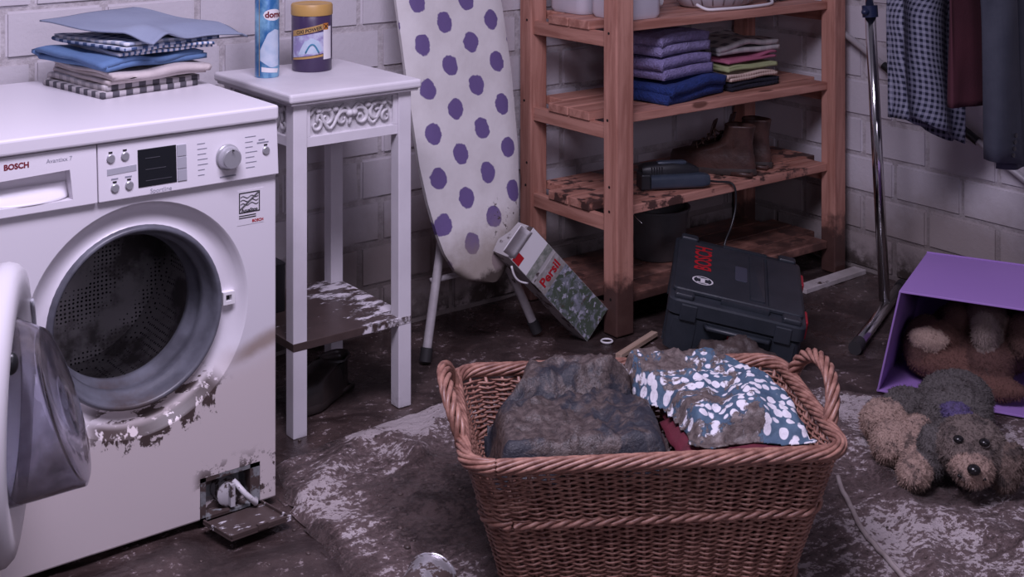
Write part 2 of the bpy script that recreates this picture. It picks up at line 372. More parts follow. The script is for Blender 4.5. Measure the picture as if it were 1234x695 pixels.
def rrect(w, d, r, n=6):
    pts = []
    for cx, cy, a0 in ((w / 2 - r, d / 2 - r, 0), (-w / 2 + r, d / 2 - r, 90), (-w / 2 + r, -d / 2 + r, 180), (w / 2 - r, -d / 2 + r, 270)):
        for k in range(n + 1): a = math.radians(a0 + 90 * k / n); pts.append((cx + r * math.cos(a), cy + r * math.sin(a)))
    return pts

# ------------------------------------------------------------------ room shell
WALL_Y, WALL_X = 3.36, 3.65
def build_wall(name, length, fn, phase, origin):
    """fn(u, out, z): u along the wall, out = distance from the wall face into the room"""
    b = MB(); a0, a1 = fn(0, -0.10, -0.13), fn(length, -0.006, 2.0)
    b.box(tuple(map(min, a0, a1)), tuple(map(max, a0, a1))); w = struct(b.build(name, 'mortar'))
    PIT, CRS, J = 0.25, 0.125, 0.010
    cache = {}
    for c_ in range(16):
        off = (phase[c_ % len(phase)]) % PIT; u = off - PIT
        while u < length:
            u0, u1 = max(u, 0) + J / 2, min(u + PIT, length) - J / 2
            if u1 - u0 > 0.03:
                key = round(u1 - u0, 3)
                if key not in cache:
                    q0, q1 = fn(-key / 2, -0.02, -(CRS - J) / 2), fn(key / 2, 0, (CRS - J) / 2); bb = MB()
                    bb.box(tuple(min(a, e) for a, e in zip(q0 - fn(0, 0, 0), q1 - fn(0, 0, 0))), tuple(max(a, e) for a, e in zip(q0 - fn(0, 0, 0), q1 - fn(0, 0, 0))))
                    t = bb.build('brick', 'brick'); m = bmesh.new(); m.from_mesh(t.data); bmesh.ops.bevel(m, geom=list(m.edges), offset=0.006, segments=2, affect='EDGES'); m.to_mesh(t.data); m.free()
                    cache[key] = t.data; D.objects.remove(t)
                o = D.objects.new('brick', cache[key]); COL.objects.link(o); o.parent = w
                o.location = fn((u0 + u1) / 2, random.uniform(-0.0015, 0.0015), c_ * CRS + CRS / 2) + Vector((0, 0, random.uniform(-.001, .001)))
                o.rotation_euler = (random.uniform(-.006, .006), random.uniform(-.006, .006), random.uniform(-.005, .005))
            u += PIT
    return w
X0 = -0.60
build_wall('wall_back', WALL_X - X0, lambda u, o_, z: Vector((X0 + u, WALL_Y - o_, z)), [(2.097 - X0) % .25, (2.026 - X0) % .25], None)
build_wall('wall_right', 2.30, lambda u, o_, z: Vector((WALL_X - o_, WALL_Y - u, z)), [0.125, 0.0], None)

def floor_h(x, y):
    return -0.004 + 0.0045 * fbm(x * 5, y * 5, 1.3) + 0.0030 * abs(N3(x * 16, y * 16, 4)) - 0.002
b = MB(); b.grid(lambda u, v: (lambda x, y: Vector((x, y, floor_h(x, y))))(X0 + (WALL_X - X0) * u, 0.3 + (WALL_Y - 0.3) * v), 230, 180)
fl = b.build('floor', 'floor', smooth=True, fix=False); struct(fl)
b = MB(); b.box((X0, 0.3, -0.14), (WALL_X, WALL_Y, -0.03)); struct(b.build('floor_slab', 'mortar', fl))

# ------------------------------------------------------------------ rug soaked with mud
RUG = [(1.30, 2.02), (1.385, 2.62), (1.44, 2.775), (1.60, 2.80), (1.95, 2.825), (2.30, 2.60), (2.79, 2.285), (2.90, 2.10), (3.02, 1.86), (3.05, 1.66), (2.80, 1.25), (2.10, 1.0), (1.50, 1.20)]
def seg_d(p, a, b_):
    ax, ay = a; bx, by = b_; dx, dy = bx - ax, by - ay; t = max(0, min(1, ((p[0] - ax) * dx + (p[1] - ay) * dy) / (dx * dx + dy * dy)))
    return math.hypot(p[0] - ax - t * dx, p[1] - ay - t * dy)
def inside(p, poly):
    r = False
    for (x1, y1), (x2, y2) in zip(poly, poly[1:] + poly[:1]):
        if (y1 > p[1]) != (y2 > p[1]) and p[0] < (x2 - x1) * (p[1] - y1) / (y2 - y1) + x1: r = not r
    return r
RIDGES = [([at_z(*q, 0.01).xy for q in ((352, 612), (385, 585), (420, 543), (445, 528), (480, 533), (505, 552))], 0.030, 0.020),
          ([at_z(*q, 0.01).xy for q in ((505, 552), (522, 515), (545, 495), (560, 478))], 0.018, 0.012),
          ([at_z(*q, 0.01).xy for q in ((1000, 505), (1035, 540), (1075, 580), (1110, 640), (1130, 695))], 0.030, 0.014),
          ([at_z(*q, 0.01).xy for q in ((1130, 620), (1190, 640), (1234, 660))], 0.04, 0.016),
          ([at_z(*q, 0.01).xy for q in ((380, 640), (450, 625), (520, 610))], 0.04, 0.008)]
DARK = [(at_z(548, 580, 0).xy, 0.085, 1.0), (at_z(535, 635, 0).xy, 0.10, 0.9), (at_z(490, 600, 0).xy, 0.07, 0.6), (at_z(330, 690, 0).xy, 0.15, 0.5), (at_z(1120, 600, 0).xy, 0.05, 1.0), (at_z(1085, 580, 0).xy, 0.045, 0.8), (at_z(1210, 660, 0).xy, 0.08, 0.2), (at_z(1020, 660, 0).xy, 0.10, 0.15), (at_z(400, 545, 0).xy, 0.05, 0.25), (at_z(760, 560, 0).xy, 0.30, 0.5)]
LITE = [(at_z(480, 510, 0).xy, 0.09, 0.8), (at_z(545, 500, 0).xy, 0.05, 0.4), (at_z(400, 615, 0).xy, 0.07, 0.28), (at_z(1050, 500, 0).xy, 0.10, 0.45), (at_z(1060, 650, 0).xy, 0.12, 0.30), (at_z(425, 655, 0).xy, 0.09, 0.25), (at_z(1215, 545, 0).xy, 0.08, 0.45), (at_z(1150, 660, 0).xy, 0.10, 0.2), (at_z(430, 535, 0).xy, 0.03, 0.5)]
def rug_h(x, y):
    p = (x, y)
    h = 0.010 + 0.006 * fbm(x * 9, y * 9, 3) + 0.004 * N3(x * 30, y * 30)
    for pts, wd_, ht in RIDGES:
        d = min(seg_d(p, a, c_) for a, c_ in zip(pts, pts[1:])); h += ht * math.exp(-(d / wd_) ** 2)
    k = sst(.40, .32, math.hypot(x - 1.826, y - 1.978))      # pressed flat under the basket
    return h + (min(h, .0135) - h) * k
def rug_mud(x, y):
    m = 0.40
    for c_, r, k in DARK: m += k * math.exp(-((x - c_[0]) ** 2 + (y - c_[1]) ** 2) / r ** 2)
    for c_, r, k in LITE: m -= k * math.exp(-((x - c_[0]) ** 2 + (y - c_[1]) ** 2) / r ** 2)
    return m
xs = [p_[0] for p_ in RUG]; ys = [p_[1] for p_ in RUG]; ST = 0.0085
b = MB(); idx = {}; mudv = []
nx = int((max(xs) - min(xs)) / ST) + 2; ny = int((max(ys) - min(ys)) / ST) + 2
def rv(i, j):
    if (i, j) not in idx:
        x, y = min(xs) + i * ST, min(ys) + j * ST
        d = min(seg_d((x, y), a, c_) for a, c_ in zip(RUG, RUG[1:] + RUG[:1])); e = sst(0.0, 0.03, d)
        idx[(i, j)] = len(b.v); b.v.append(Vector((x, y, -0.006 + (rug_h(x, y) + 0.006) * e))); mudv.append(rug_mud(x, y) + 0.5 * (1 - sst(0, 0.06, d)) * (0.5 + N3(x * 12, y * 12, 9)))
    return idx[(i, j)]
for j in range(ny):
    for i in range(nx):
        x, y = min(xs) + (i + .5) * ST, min(ys) + (j + .5) * ST
        if inside((x + 0.012 * N3(x * 25, y * 25), y + 0.012 * N3(x * 25, y * 25, 5)), RUG): b.f.append((rv(i, j), rv(i + 1, j), rv(i + 1, j + 1), rv(i, j + 1))); b.mi.append(0)
rug = b.build('rug', 'rug', smooth=True, fix=False)
at_ = rug.data.attributes.new('mud', 'FLOAT', 'POINT'); at_.data.foreach_set('value', mudv)
tag(rug, 'pale rumpled rug soaked with brown mud under the wicker basket', 'rug')

# ------------------------------------------------------------------ washing machine
wm = empty('washing_machine', (1.065, 2.607, 0.0)); tag(wm, 'white front-loading washing machine with its round door wide open', 'washing machine')
CZ = 0.452
def yax(cx, cz, y=0):  # lathe axis z -> +y (into machine)
    return Matrix.Translation((cx, y, cz)) @ Matrix(((1, 0, 0, 0), (0, 0, 1, 0), (0, 1, 0, 0), (0, 0, 0, 1)))
b = MB(); b.box((-.30, .03, .012), (-.285, .60, .815)); b.box((.285, .03, .012), (.30, .60, .815)); b.box((-.285, .585, .012), (.285, .60, .815)); b.box((-.285, .03, .012), (.285, .585, .03))
for sx_ in (-1, 1):
    for y_ in (.06, .54): b.lathe([(0.0, -0.004), (.022, -0.004), (.022, .014), (0, .014)], 12, Matrix.Translation((sx_ * .26, y_, 0)))
b.build('body', 'enamel', wm)
b = MB(); b.box((-.30, 0, .012), (.30, .032, .70)); fp = b.build('front_panel', 'enamel', wm, bevel=0.004)
c1 = MB(); c1.lathe([(0.001, -.05), (.234, -.05), (.234, .10), (.001, .10)], 72, yax(0, CZ)); c1 = c1.build('cut', 'enamel', wm)
c2 = MB(); c2.box((.126, -.05, -.01 + .018), (.262, .10, .098)); c2 = c2.build('cut', 'enamel', wm)
carve(fp, c1, c2)
b = MB(); b.lathe([(.234, 0.0), (.228, .004), (.222, .016), (.205, .025), (.190, .026), (.183, .020)], 72, yax(0, CZ)); b.build('door_recess', 'enamel', wm, smooth=True)
b = MB(); b.lathe([(.184, .021), (.181, .012), (.176, .009), (.171, .014), (.168, .03), (.163, .045), (.158, .05), (.155, .06), (.160, .075), (.160, .09), (.148, .10), (.148, .115), (.158, .125)], 64, yax(0, CZ)); b.build('door_gasket', 'gasket', wm, smooth=True)
b = MB(); b.lathe([(.165, .12), (.235, .14), (.240, .16), (.240, .40), (.225, .43), (.10, .44), (.001, .43)], 64, yax(0, CZ)); b.build('drum', 'drum', wm, smooth=40)
for k in range(3):   # drum paddles
    a = math.radians(10 + 120 * k); pth = []
    b = MB()
    for t in range(7):
        y_ = .15 + .26 * t / 6; h = .03 * math.sin(math.pi * (t + .6) / 7.2)
        ring = []
        for w_, d_ in ((-.036, 0), (-.018, .8), (0, 1), (.018, .8), (.036, 0)):
            r_ = .238 - h * d_ - .001; aa = a + w_ / .22; ring.append(Vector((r_ * math.cos(aa), y_, CZ + r_ * math.sin(aa))))
        pth.append(ring)
    b.loft(pth, False, False); b.build('drum_paddle', 'gasket', wm, smooth=True, fix=False)
b = MB(); b.box((.184, .012, CZ - .013), (.210, .03, CZ + .013)); lt = b.build('door_latch', 'print_white', wm)
c1 = MB(); c1.box((.190, .0, CZ - .006), (.203, .026, CZ + .007)); c1 = c1.build('cut', 'print_white', wm); carve(lt, c1)
b = MB(); b.box((.1905, .024, CZ - .0055), (.2025, .026, CZ + .0065)); b.build('latch_slot_shade', 'black', lt)  # black sheet at the slot's bottom, shade of the hole painted in
# control panel
def panel_y(z): return -0.012 + (z - 0.70) * 0.07
def face(u, v, w=0.0): return Vector((u, panel_y(v) - w, v))
b = MB(); b.prism([(0.0, 0), (0, 0)], lambda u, v, d: Vector((d, u, v)), 0, 0) if False else None
sec = [(panel_y(.7015), .7015), (panel_y(.8140), .8140), (.03, .8140), (.03, .7015)]
b = MB(); b.prism(sec, lambda u, v, d: Vector((d, u, v)), -.0905, .30); b.build('control_panel', 'white_plastic', wm, bevel=.002)
b = MB(); b.prism(sec, lambda u, v, d: Vector((d, u, v)), -.30, -.0925); dr = b.build('detergent_drawer', 'white_plastic', wm, bevel=.002)
c1 = MB(); c1.prism([(-.33, .720), (-.141, .716), (-.146, .774), (-.33, .768)], lambda u, v, d: Vector((u, d, v)), -.05, .022); c1 = c1.build('cut', 'white_plastic', wm); carve(dr, c1)
b = MB(); b.grid(lambda u, v: Vector((-.299 + .156 * u, .020 - .032 * (1 - v) ** 2 * (1 - (2 * abs(u - .5)) ** 3 * .8), .718 + .030 * v)), 20, 8); solid(b.build('drawer_grip', 'white_plastic', dr, smooth=True), .003)
text('brand_lettering', 'BOSCH', .0145, lambda u, v, w: face(-.2470 + u, .7945 + v, w), 'print_dkred', dr, .0006)
text('model_lettering', 'Avantixx 7', .0115, lambda u, v, w: face(-.166 + u, .7955 + v, w), 'print_grey', dr)
def knobcyl(name, cx, cz, prof, mat, parent, seg=28, sm=35):
    b = MB(); b.lathe(prof, seg, Matrix.Translation((cx, panel_y(cz), cz)) @ Matrix(((1, 0, 0, 0), (0, 0, -1, 0), (0, 1, 0, 0), (0, 0, 0, 1)))); return b.build(name, mat, parent, smooth=sm)
for cx, cz in ((-.065, .784), (-.036, .785), (-.058, .726), (-.029, .727), (.271, .755)):
    bt = knobcyl('push_button', cx, cz, [(.0085, 0), (.0085, .003), (.007, .0045), (.0001, .0045)], 'silver', wm, 20)
    b = MB(); b.box((cx - .004, panel_y(cz + .012) - .0008, cz + .0095), (cx + .004, panel_y(cz + .012) + .001, cz + .013)); b.build('indicator', 'black', bt)
b = MB(); b.prism([(-.073, .7515), (-.013, .7535), (-.013, .7655), (-.073, .7635)], lambda u, v, d: face(u, v, d), -.001, .0008); b.build('button_plate', 'grey_plastic', wm)
b = MB(); b.prism([(-.010, .719), (.071, .719), (.071, .793), (-.010, .793)], lambda u, v, d: face(u, v, d), -.001, .0015); dp = b.build('display', 'screen', wm, bevel=.0008)
for k in range(3): b = MB(); b.box((0.005, panel_y(.73 + .02 * k) - .0022, .730 + .022 * k), (.060 - .012 * k, panel_y(.73 + .02 * k) - .001, .7312 + .022 * k)); b.build('display_line', 'print_dim', dp)
for k in range(3):
    b = MB(); z0 = .7195 + .0247 * k; b.prism([(.0725, z0), (.0925, z0), (.0925, z0 + .0232), (.0725, z0 + .0232)], lambda u, v, d: face(u, v, d), -.001, .0022); b.build('display_button', 'grey_plastic', wm, bevel=.0008)
kb = knobcyl('program_knob', .183, .753, [(.0265, 0), (.0265, .004), (.0245, .006), (.0225, .010), (.0215, .022), (.019, .025), (.0001, .025)], 'silver', wm, 40)
b = MB(); b.box((.182, -.04, .770), (.184, -.012, .7725)); b.build('knob_mark', 'print_black', kb)
random.seed(3)
for side, xa, n_ in ((-1, .150, 7), (1, .220, 7)):   # programme names: rows of tiny print
    for k in range(n_):
        z_ = .787 - .0105 * k; L = random.uniform(.014, .027); x0 = xa - .033 if side < 0 else xa + .004
        b = MB(); b.prism([(x0, z_), (x0 + L, z_), (x0 + L, z_ + .0016), (x0, z_ + .0016)], lambda u, v, d: face(u, v, d), -.0005, .0006); b.build('programme_print', 'print_grey', wm)
for x0, z0, L in ((.255, .777, .014), (.251, .771, .027), (.165, .7125, .036), (-.065, .742, .014), (-.037, .7425, .014)):
    b = MB(); b.prism([(x0, z0), (x0 + L, z0), (x0 + L, z0 + .0028), (x0, z0 + .0028)], lambda u, v, d: face(u, v, d), -.0005, .0006); b.build('panel_print', 'print_grey', wm)
text('series_lettering', 'Sportline', .0125, lambda u, v, w: face(.037 + u, .7085 + v, w), 'print_grey', wm)
# sticker
st = MB(); st.box((.209, -.0007, .603), (.270, .0005, .676)); st = st.build('sticker', 'white_plastic', wm)
b = MB(); fr = .0022
for a_, c_ in (((.213, .628), (.261, .628 + fr)), ((.213, .669), (.261, .669 + fr)), ((.213, .628), (.213 + fr, .671)), ((.261 - fr, .628), (.261, .671))): b.box((a_[0], -.0013, a_[1]), (c_[0], -.0006, c_[1]))
for k in range(3): b.tube([(.2165 + .041 * t / 16, -.001, .646 + .0075 * k + .0022 * math.sin(t / 16 * 4 * math.pi)) for t in range(17)], .0009, 4)
b.tube([(.214, -.0012, .635), (.260, -.0012, .670)], .0017, 4); b.build('sticker_emblem', 'print_black', st)
text('sticker_lettering', 'AquaStop', .0095, lambda u, v, w: Vector((.237 + u, -.0008 - w, .6335 + v)), 'print_black', st, .0003)
text('sticker_brand', 'BOSCH', .008, lambda u, v, w: Vector((.256 + u, -.0008 - w, .609 + v)), 'print_red', st, .0003)
for z_ in (.6215, .617): b = MB(); b.box((.213, -.0012, z_), (.252, -.0006, z_ + .002)); b.build('sticker_print', 'print_black', st)
# top
b = MB(); b.box((-.300, -.014, .8165), (.300, .60, .848)); b.build('worktop', 'white_plastic', wm, bevel=.006, bseg=3)
b = MB(); b.box((-.296, .014, .8125), (.296, .58, .818)); b.build('seam', 'white_plastic', wm)
# drain flap recess
b = MB(); x0, x1, z0, z1 = .127, .261, .010, .097
for q in (((x0, .0, z1 - .008), (x1, .06, z1)), ((x0, .0, z0), (x0 + .012, .06, z1)), ((x1 - .022, .0, z0), (x1, .06, z1)), ((x0, .0, z0), (x1, .06, z0 + .006)), ((x0, .055, z0), (x1, .06, z1))): b.box(*q)
hs = b.build('filter_housing', 'enamel', wm)
hs.data.materials[0] = simple('muddy_housing', (0.26, 0.27, 0.28), (0.12, 0.12, 0.12), sc=30, rough=.45, mud=dict(patch=0.47, pscale=30))
b = MB(); b.lathe([(.001, .05), (.026, .05), (.028, .012), (.022, .008), (.001, .008)], 20, yax(.198, .045)); b.box((.193, -.004, .022), (.203, .012, .068)); b.build('filter_cap', simple('muddy_filter', (.5, .48, .5), rough=.4, mud=dict(patch=.50, pscale=40)), hs, smooth=35)
b = MB(); b.tube([(.205, .01, .07), (.222, -.012, .045), (.243, -.018, .022), (.252, .0, .02)], .006, 8); b.build('drain_tube', simple('dirty_hose', (.62, .6, .62), rough=.4, mud=dict(patch=.6, pscale=50)), hs, smooth=True)
M_ = Matrix.Translation((.194, -.012, .010)) @ Matrix.Rotation(math.radians(3), 4, 'Y') @ Matrix.Rotation(math.radians(7), 4, 'Z') @ Matrix.Rotation(math.radians(-2), 4, 'X')
b = MB(); b.box((-.072, -.105, .0), (.072, 0, .004), M_)
for q in (((-.072, -.105, .004), (.072, -.101, .012)), ((-.072, -.105, .004), (-.068, 0, .010)), ((.068, -.105, .004), (.072, 0, .010)), ((-.010, -.108, .004), (.014, -.098, .016))): b.box(*q, M_)
n = NT('mud_coated_flap'); f = n.step(n.noise(n.scale(n.pos(), (22, 50, 30)), 1, 6, .65), .56, .62); c = n.mix(f, n.mudcol(), (.68, .65, .68)); n.bump(f, .4, .004); MAT['flap'] = n.out(c, .4)
b.build('filter_flap', 'flap', wm, bevel=.001)
# door, swung open on its left hinge
AO = math.radians(114); HH = Vector((math.cos(AO), -math.sin(AO), 0)); HN = Vector((math.sin(AO), math.cos(AO), 0)); HO = Vector((-.262, -.035, CZ))
def dpt(r, a, nn, shear=0.0):   # polar in the door's plane, nn along inner normal
    return HO + HH * (0.262 + r * math.cos(a)) + Vector((0, 0, r * math.sin(a))) + HN * nn
def dlathe(b, prof, seg=64):
    b.loft([[dpt(r, 2 * math.pi * k / seg, nn) for k in range(seg)] for r, nn in prof], False)
b = MB(); dlathe(b, [(.150, .030), (.168, .040), (.200, .044), (.226, .040), (.236, .030), (.240, .016), (.238, .0), (.228, -.010), (.19, -.022), (.158, -.026), (.152, -.02), (.148, .0), (.150, .030)])
door = b.build('door', simple('door_ring_plastic', (.62, .60, .63), rough=.3, mud=dict(patch=.70, pscale=12)), wm, smooth=True)
b = MB(); rings = []
for t in range(15):
    s_ = t / 14
    if s_ < .72: q = s_ / .72; r = .150 - .022 * q; dep = q
    else: q = (s_ - .72) / .28; r = .128 * math.cos(q * math.pi / 2 * .98); dep = 1 + .08 * math.sin(q * math.pi / 2)
    ring = []
    for k in range(56):
        a = 2 * math.pi * k / 56; deep = .085 - .048 * math.sin(a) * (1.0 if r > .02 else r / .02) * (r / .15); ring.append(dpt(r, a, .028 + deep * dep))
    rings.append(ring)
b.loft(rings, False); g = b.build('glass_bowl', 'glass', door, smooth=True); solid(g, .005, -1)
b = MB(); b.loft([[dpt(.150 * (1 - q * .999), 2 * math.pi * k / 48, -.022 - .012 * q) for k in range(48)] for q in (0, .4, .8, 1)], False); solid(b.build('outer_glass', 'glass', door, smooth=True), .004)
b = MB()
for z_ in (-.03, .03): b = MB(); b.box((-.268, -.05, CZ + z_ - .012), (-.225, .004, CZ + z_ + .012)); b.build('hinge', 'silver', wm, bevel=.003)
b = MB(); c_ = dpt(.20, 2.2, .045); b.ell(dpt(.188, .75, .043), (.012, .012, .018)); b.build('catch_hook', 'black', door, smooth=True)
b = MB(); b.tube([dpt(.195, math.pi * .9 - t * .12, .046) for t in range(5)], .004, 6); b.build('door_groove', 'grey_plastic', door, smooth=True)

# ------------------------------------------------------------------ folded textiles
def folded(name, mat, u, v, layers, t, loc, rz, label, cat='towel', seed=0, wav=0.004, group=None, tilt=(0, 0), th=0.8, flip=False, bulge=0.0, nu=26):
    """a cloth folded in serpentine layers: folds along the u axis, layered edges at both u ends"""
    path = []; rnd = random.Random(seed); lo, hi = -v / 2, v / 2
    for k in range(layers):
        e0, e1 = lo + t / 2 + rnd.uniform(-.003, .006), hi - t / 2 - rnd.uniform(-.003, .006)
        zc = (k + .5) * t; seg = [(e0 + (e1 - e0) * i / 12, zc) for i in range(13)]
        if k % 2: seg.reverse()
        path += seg
        if k < layers - 1:
            cx, sg = seg[-1][0], (1 if k % 2 == 0 else -1)
            for i in range(1, 6): a = -math.pi / 2 + math.pi * i / 6; path.append((cx + sg * math.cos(a) * t / 2 * 1.25, zc + t / 2 + math.sin(a) * t / 2))
    L = len(path); b = MB()
    def fn(i, j):
        q = path[min(L - 1, int(round(j * (L - 1))))]; uu = (i - .5) * u; vv, z = q
        ln = int(z / t); uu *= 1 + .015 * math.sin(seed + ln * 2.1); uu += .006 * math.sin(seed * 1.7 + ln * 3.3)
        hgt = z / (layers * t)
        edge = (abs(i - .5) * 2) ** 4
        z += wav * N3(uu * 9 + seed, vv * 9, ln * .35) * (.3 + hgt) + bulge * hgt * (1 - (2 * i - 1) ** 2) * max(0, 1 - (2 * vv / v) ** 2) - .25 * t * edge * hgt
        vv += .004 * N3(uu * 12, ln * 1.3 + seed, 7)
        z += tilt[0] * uu * hgt + tilt[1] * vv * hgt
        return Vector((uu, -vv if flip else vv, max(z, t * .42)))
    b.grid(fn, nu, L - 1)
    o = b.build(name, mat, None, loc, (0, 0, rz), smooth=True); solid(o, t * th)
    tag(o, label, cat, group); return o
def terry(name, c): return simple(name, c, tuple(q * .72 for q in c), sc=60, rough=.95, bump=1.0, bsc=170, bd=.012)
MAT['lilac'] = terry('lilac_terry', (.36, .31, .60)); MAT['lilac2'] = terry('pale_lilac_terry', (.42, .37, .66)); MAT['blue'] = terry('royal_blue_terry', (.025, .06, .27))
MAT['navy'] = terry('navy_terry', (.018, .02, .04)); MAT['pink'] = cloth('pink_cloth', (.42, .12, .20)); MAT['green'] = cloth('pale_green_cloth', (.36, .40, .20))
MAT['cream_check'] = checks('cream_check', (.62, .50, .42), (.50, .36, .30), (.38, .26, .22), .012, ax=(0, 2))
MAT['grey_plaid'] = checks('grey_plaid', (.50, .47, .46), (.34, .33, .33), (.16, .15, .16), .05, soft=.3)
SH = [0.100, 0.355, 0.620, 0.885]      # shelf levels (top of the planks)
z = SH[2] + .003
folded('towel', 'blue', .29, .235, 2, .032, (2.965, 3.055, z), .17, 'royal blue terry towel at the bottom of the lilac towel stack', seed=2, wav=.012, bulge=.004, nu=30, th=.9)
folded('towel', 'lilac', .25, .215, 2, .034, (2.945, 3.06, z + .069), .15, 'lilac terry towel in the middle, directly on the royal blue towel', seed=5, bulge=.004, th=.9)
folded('towel', 'lilac2', .235, .215, 2, .032, (2.935, 3.065, z + .141), .12, 'lilac terry towel on the very top of the shelf stack', seed=9, bulge=.008, th=.9)
folded('cloth', 'navy', .24, .27, 2, .014, (3.265, 3.11, z), .05, 'folded navy cloth under the colourful cloths on the shelf', 'cloth', seed=11, wav=.006)
folded('cloth', 'cream_check', .235, .25, 2, .013, (3.252, 3.10, z + .030), .06, 'folded cream checked tea towel above the navy cloth', 'cloth', seed=12, wav=.012)
folded('cloth', 'green', .23, .25, 2, .011, (3.265, 3.11, z + .059), .0, 'folded pale green cloth between cream checked and pink cloth', 'cloth', seed=13, wav=.012)
folded('cloth', 'pink', .235, .25, 2, .009, (3.27, 3.12, z + .084), .06, 'folded pink cloth beneath the grey plaid cloth', 'cloth', seed=14, wav=.012)
folded('cloth', 'grey_plaid', .27, .25, 2, .018, (3.285, 3.13, z + .106), -.05, 'folded grey and white plaid cloth on top of the colourful pile', 'cloth', seed=15, wav=.014, bulge=.01)

# pile on the washing machine
MAT['slate'] = cloth('slate_blue_cloth', (.26, .30, .40), (.22, .255, .35), sc=5)
MAT['blue_check'] = checks('blue_white_check', (.62, .63, .68), (.10, .19, .36), (.045, .08, .18), .030, ax=(0, 1))
MAT['blue_stripe'] = stripes('blue_white_stripe', (.62, .62, .67), (.07, .13, .27), .014, 0, .2)
MAT['denim'] = cloth('mid_blue_cloth', (.09, .165, .33), (.12, .22, .40), sc=9)
MAT['grey_check'] = checks('grey_white_check', (.60, .56, .56), (.25, .235, .26), (.08, .075, .09), .034, ax=(1, 0), soft=.1)
MAT['cream'] = cloth('cream_linen', (.56, .50, .49), (.48, .42, .41), sc=20)
z = .8495; C0 = (1.205, 3.03)
folded('tea_towel', 'grey_check', .240, .27, 2, .013, (C0[0] - .012, C0[1] - .002, z), .16, 'grey and white checked tea towel at the bottom of the pile on the washer', 'tea towel', seed=21, wav=.008, th=.95)
folded('tea_towel', 'cream', .245, .265, 3, .0095, (C0[0] + .006, C0[1] - .012, z + .0275), .13, 'cream linen tea towel with wavy folds on the washer pile', 'tea towel', seed=22, wav=.010, th=.9)
folded('tea_towel', 'denim', .270, .29, 2, .0125, (C0[0] - .012, C0[1] + .005, z + .0575), .22, 'mid-blue tea towel with a pale hem in the washer pile', 'tea towel', seed=23, wav=.014, tilt=(-.05, .02), th=.92)
folded('tea_towel', 'blue_stripe', .235, .265, 2, .0072, (C0[0] + .030, C0[1] + .0, z + .0845), .10, 'white tea towel with blue stripes in the washer pile', 'tea towel', seed=24, wav=.010, th=.9)
folded('tea_towel', 'blue_check', .265, .28, 2, .0072, (C0[0] + .026, C0[1] + .002, z + .1005), .26, 'blue and white checked tea towel under the slate blue one', 'tea towel', seed=25, wav=.010, th=.9)
b = MB()
def slate(u, v):
    x, y = (u - .5) * .315, (v - .5) * .335
    zz = .010 + .004 * N3(x * 7, y * 7, 3) + .012 * sst(.4, 1, v) - .010 * sst(.0, .5, 1 - v) * sst(.5, 1, u) + .020 * math.exp(-((x + .10) / .045) ** 2) * sst(.5, 0, v) - .008 * sst(.92, 1, u) - .024 * sst(.25, 0, v)
    return Vector((x * (1 + .06 * math.sin(v * 3)), y + .012 * math.sin(u * 5), zz))
b.grid(slate, 40, 36); o = b.build('tea_towel', 'slate', None, (C0[0] + .045, C0[1] + .012, z + .1265), (0, 0, .45), smooth=True); solid(o, .004)
tag(o, 'slate blue tea towel spread on top of the washer pile', 'tea towel')

# ------------------------------------------------------------------ stool / plant stand
so = empty('plant_stand', (1.7075, 3.045, 0)); tag(so, 'tall white wooden stand with carved aprons beside the washing machine', 'stand')
X_, Y_ = .147, .1675; LW = .0185
for sx_ in (-1, 1):
    for sy_ in (-1, 1):
        b = MB(); b.box((sx_ * X_ - LW, sy_ * Y_ - LW, -.003), (sx_ * X_ + LW, sy_ * Y_ + LW, .79)); b.build('leg', 'stool', so, bevel=.002)
b = MB(); b.box((-.185, -.207, .792), (.185, .207, .815)); b.build('top', 'stool', so, bevel=.007, bseg=3)
b = MB(); b.box((-.178, -.200, .786), (.178, .200, .793)); b.build('top_moulding', 'stool', so, bevel=.002)
def scroll(b, cx, cz, r0, turns, dirn, rad, fn, start=0):
    pts = []
    for k in range(22): t = k / 21; a = start + dirn * turns * 2 * math.pi * t; r = r0 * (1 - .82 * t); pts.append(fn(cx + r * math.cos(a), cz + r * math.sin(a)))
    b.tube(pts, [rad * (.75 + .5 * math.sin(math.pi * min(1, k / 12))) for k in range(22)], 6)
def apron(fn, half):
    """fn(u, out, z)"""
    def bx(b, u0, u1, o0, o1, z0, z1):
        P, Q = fn(u0, o0, z0), fn(u1, o1, z1); b.box(tuple(map(min, P, Q)), tuple(map(max, P, Q)))
    b = MB(); bx(b, -half, half, -.010, .004, .680, .704); bx(b, -half, half, -.010, .004, .778, .788); bx(b, -half, -half + .012, -.010, .004, .704, .778); bx(b, half - .012, half, -.010, .004, .704, .778)
    ap = b.build('apron', 'stool', so, bevel=.001)
    b = MB(); bx(b, -half, half, -.012, -.006, .69, .785); b.build('apron_back', 'stool_carved', ap)
    b = MB(); F = lambda u, z: fn(u, -.002, z)
    W = half - .014
    for sg in (-1, 1):
        scroll(b, sg * W * .62, .742, .026, 1.3, sg, .0052, F, math.pi / 2 * (1 - sg) + .4)
        scroll(b, sg * W * .22, .736, .024, 1.2, -sg, .005, F, math.pi / 2 * (1 - sg) + 2.4)
        scroll(b, sg * W * .86, .728, .016, 1.0, sg, .0042, F, 1.2)
        b.tube([F(sg * W * q, .742 + .026 * math.sin(q * 9)) for q in [k / 16 for k in range(17)]], .0048, 6)
        for q, r in ((.40, .010), (.05, .012), (.80, .009), (.55, .008)): b.ell(F(sg * W * q, .762 if q != .05 else .748), (r, r, r * .8), nu=8, nv=6)
    b.build('carving', 'stool_carved', ap, smooth=True)
apron(lambda u, o_, z: Vector((u, -Y_ - .012 - o_ + .004, z)), X_ - LW)
apron(lambda u, o_, z: Vector((u, Y_ + .012 + o_ - .004, z)), X_ - LW)
